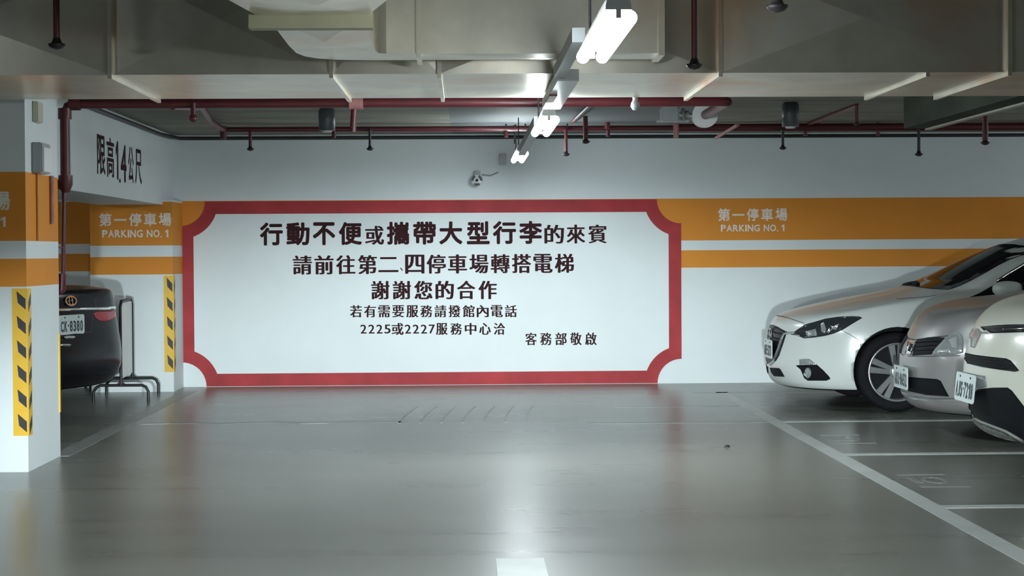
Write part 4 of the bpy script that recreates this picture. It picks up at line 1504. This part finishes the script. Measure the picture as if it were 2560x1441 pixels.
# --- pearl coloured car, nearest the camera
P3 = base_params(L=4.5, W=0.87, zb=0.22, arch=0.37, wr=0.345, rim=0.225, axles=(0.90, 3.55),
                 wz=[0.265, 0.36, 0.50, 0.68, 0.80], df=[0.075, 0.04, 0.0, 0.015, 0.05], ws=[0.965, 0.99, 1.0, 1.0, 0.99],
                 shz=[0.872, 0.874, 0.88, 0.895, 0.92, 0.95, 0.985, 1.005, 1.02, 1.04, 1.06, 1.07, 1.07, 1.06, 1.06], shdf=0.085,
                 hood=[(0.07, 0.055, 0.015), (0.18, 0.085, 0.02), (0.5, 0.06, 0.02)],
                 gb=[(1.10, 0, 1.10), (1.105, .2, 1.10), (1.12, .37, 1.10), (1.15, .50, 1.095), (1.19, .60, 1.09), (1.24, .67, 1.085), (1.29, .715, 1.08), (1.35, .745, 1.075),
                     (1.44, .775, 1.075), (2.4, .79, 1.09), (3.1, .78, 1.10), (3.6, .74, 1.12), (4.0, .66, 1.13), (4.2, .45, 1.14), (4.25, 0, 1.15)],
                 roof=[(1.85, 0, 1.55), (1.855, .15, 1.549), (1.87, .27, 1.545), (1.89, .36, 1.54), (1.915, .43, 1.53), (1.94, .475, 1.525), (1.98, .51, 1.52), (2.03, .535, 1.52),
                       (2.15, .553, 1.54), (2.6, .58, 1.58), (3.1, .58, 1.58), (3.5, .57, 1.57), (3.9, .5, 1.55), (4.0, .3, 1.55), (4.04, 0, 1.55)],
                 ridge=(2.2, 3.9, 1.62, 1.66, 1.60))
c3 = Car('pearl_car', 'pearl white car nearest the camera at the right edge, cut by the frame', P3, 2.84, 10.06, 0.0, M_PC)
c3.wheels(5)
c3.patch('upper_grille', M_GLOSS, [(2451.8, 818), (2490, 814.5), (2530, 812.5), (2563, 812), (2563, 831), (2520, 832.5), (2479.5, 833.6), (2463.7, 830)], step=5, mirror=None)
c3.stroke('grille_bar', M_CHROME, [(2509, 826), (2535, 825), (2563, 824)], 3.2, off=0.010, mirror=None)
h3 = c3.patch('nose_garnish', M_CLEAR, [(2410, 828), (2432, 820), (2447, 822), (2453, 837), (2444, 856), (2437, 871), (2428, 868), (2428, 848)], step=4, mirror=None)
for s in (1, -1):
    c3.flat('headlight', M_CLEAR, [(.66 * s, .80), (.80 * s, .84), (.84 * s, .93), (.72 * s, .90)], (-2, 0, 0), (0, 1, 0), (0, 0, 1), (1, 0, 0), mirror=None, step=0.04)
c3.patch('headlight_reflector_glint', M_BRIGHT, [(2455, 829), (2470, 828), (2476, 831), (2470, 835), (2456, 836)], off=0.010, mirror=None, step=3)  # painted highlight: bright patch stands for lamp reflections on the nose
g3 = c3.patch('grille', M_TRIM, [(2408, 881), (2437, 887.7), (2480, 893), (2516.5, 896.9), (2527, 902), (2548, 927), (2537.6, 929.9), (2500, 925), (2463.7, 919.3), (2420, 909), (2411, 896)], step=5, mirror=None)
for k in range(4):
    c3.stroke('grille_slat', M_GLOSS, [(2415 + k * 2, 889 + k * 6.5), (2460, 898 + k * 6.5), (2510 + k * 8, 903 + k * 6.5)], 2.2, off=0.009, parent=g3[0], mirror=None, step=5)
c3.patch('plate_bracket', M_GREY, [(2391, 926), (2445, 938), (2464, 941), (2468, 966), (2452, 972), (2396, 952)], off=0.006, mirror=None, step=5)
c3.patch('lower_intake', M_TRIM, [(2445, 974), (2480, 970), (2519, 969.4), (2529.6, 977), (2562, 1019), (2562, 1101), (2516.5, 1075.5), (2453, 1052), (2413, 1031), (2413.6, 1006), (2430, 990)], step=6, mirror=None)
c3.patch('lip_trim', mat('grey_lip_plastic', (0.22, 0.23, 0.22), 0.4), [(2384, 1030), (2411, 1034), (2453, 1055), (2516.5, 1078.5), (2562, 1104), (2562, 1112), (2543, 1102), (2498, 1092), (2453, 1074), (2411, 1054), (2392, 1040)], off=0.012, mirror=None, step=5)
c3.flat('windscreen', M_GLASS, sym([(0, 1.53), (.2, 1.528), (.4, 1.51), (.48, 1.49), (.60, 1.23), (.655, 1.105), (.4, 1.112), (.2, 1.118), (0, 1.12)]),
        (-2, 0, 0), (0, 1, 0), (0, 0, 1), (1, 0, 0), off=0.005, mirror=None, step=0.06)
c3.flat('side_window', M_GLASS, [(1.55, 1.085), (1.8, 1.27), (2.1, 1.46), (2.4, 1.49), (2.42, 1.09)], (0, -2, 0), (1, 0, 0), (0, 0, 1), (0, 1, 0), step=0.07)
c3.flat('side_window', M_GLASS, [(2.5, 1.09), (2.48, 1.495), (3.1, 1.495), (3.5, 1.45), (3.6, 1.11)], (0, -2, 0), (1, 0, 0), (0, 0, 1), (0, 1, 0), step=0.07)
c3.plate('AJS-7218', -0.03, 0, .505, -1, 0.38, 0.16, tilt=0.10)
# --- dark saloon in the bay between the pillars, seen from behind
L4 = 4.65
plan4 = PLAN[:12] + [(4.20, 0.885), (4.425, 0.74), (4.46, 0.0)]
P4 = base_params(L=L4, W=0.90, zb=0.20, arch=0.345, wr=0.315, rim=0.215, axles=(0.90, 3.62), plan=plan4,
                 wz=[0.24, 0.34, 0.48, 0.64, 0.80], df=[0.05, 0.012, 0.0, 0.0, 0.02], dr=[0.05, -0.03, -0.035, 0.0, 0.03],
                 shz=[0.735, 0.735, 0.737, 0.745, 0.765, 0.80, 0.845, 0.875, 0.895, 0.93, 0.955, 0.97, 0.985, 0.995, 1.0], shdf=0.085, shdr=0.04, shw=0.955,
                 gb=[(1.24, 0, 0.965), (1.245, .2, .964), (1.26, .37, .961), (1.29, .50, .957), (1.33, .60, .953), (1.37, .67, .950), (1.41, .715, .947), (1.45, .745, .944),
                     (1.52, .775, .945), (2.4, .79, .965), (3.1, .78, .985), (3.6, .74, 1.0), (3.92, .66, 1.02), (4.06, .45, 1.035), (4.10, 0, 1.04)],
                 roof=[(1.98, 0, 1.335), (1.985, .15, 1.334), (2.0, .27, 1.330), (2.02, .36, 1.324), (2.045, .43, 1.316), (2.07, .475, 1.308), (2.10, .51, 1.300), (2.14, .535, 1.300),
                       (2.22, .553, 1.33), (2.6, .57, 1.385), (3.0, .56, 1.37), (3.2, .53, 1.35), (3.36, .46, 1.34), (3.44, .3, 1.345), (3.46, 0, 1.35)],
                 ridge=(2.22, 3.3, 1.405, 1.45, 1.40), trunk=0.015)
th4 = math.radians(24)
rx, ry = -3.105, 14.42
c4 = Car('dark_saloon', 'black saloon parked behind the near pillar, seen from its rear corner', P4, rx - L4 * math.cos(th4), ry + L4 * math.sin(th4), -th4, M_PK)
c4.wheels(5)
c4.patch('tail_lamp', M_TAIL, [(234, 784), (240, 779.5), (266, 778), (287, 777), (288, 795), (276, 801), (262, 804), (250, 803), (239, 796)], step=3)
c4.stroke('chrome_strip', M_CHROME, [(142, 775.5), (200, 773.5), (262, 772), (290, 770)], 7.5, off=0.008, mirror=None, step=3)
c4.patch('lower_chrome_strip', M_CHROME, [(120, 861), (172.5, 860.5), (176, 863), (173, 867), (120, 867)], off=0.008, mirror=None, step=4)
c4.patch('plate_light_bar', M_CHROME, [(157, 844), (164, 840.5), (182, 840.5), (187, 844), (180, 848.5), (163, 848.5)], off=0.012, mirror=None, step=3)
l, nr = c4.hit(174, 753)
bc = c4.M @ (l + nr * 0.004)
wn = (c4.M.to_3x3() @ nr).normalized()
b = MB()
e1 = wn.cross(Vector((0, 0, 1))).normalized()
e2 = e1.cross(wn).normalized()
pr = lambda r1, r2, a: bc + e1 * (r1 * math.cos(a)) + e2 * (r2 * math.sin(a))
for i in range(24):
    a0, a1 = 2 * math.pi * i / 24, 2 * math.pi * (i + 1) / 24
    b.prism([pr(.075, .042, a0), pr(.075, .042, a1), pr(.060, .030, a1), pr(.060, .030, a0)], wn * 0.012)
    b.prism([pr(.028, .040, a0), pr(.028, .040, a1), pr(.018, .030, a1), pr(.018, .030, a0)], wn * 0.010)
b.build('badge', M_CHROME, c4.root)
c4.stroke('boot_seam', M_SEAM, [(236, 745), (240, 770), (232, 786), (228, 830), (150, 834)], 1.5, off=0.0015, depth=0.004, mirror=None, step=5)
c4.flat('rear_window', M_GLASS, sym([(0, 1.335), (.25, 1.333), (.40, 1.30), (.55, 1.08), (.56, 1.055), (.3, 1.058), (0, 1.06)]), (8, 0, 0), (0, 1, 0), (0, 0, 1), (-1, 0, 0), off=0.005, mirror=None, step=0.05)
c4.flat('side_window', M_GLASS, [(1.55, .955), (1.8, 1.10), (2.1, 1.25), (2.4, 1.31), (2.42, .965)], (0, -2, 0), (1, 0, 0), (0, 0, 1), (0, 1, 0), step=0.07)
c4.flat('side_window', M_GLASS, [(2.5, .97), (2.48, 1.315), (2.9, 1.30), (3.2, 1.20), (3.42, 1.02)], (0, -2, 0), (1, 0, 0), (0, 0, 1), (0, 1, 0), step=0.07)
l, nr = c4.hit_dir((8, 0, .73), (-1, 0, 0))
c4.plate('CK-8380', l.x + 0.008, -0.04, .728, 1, 0.33, 0.155)
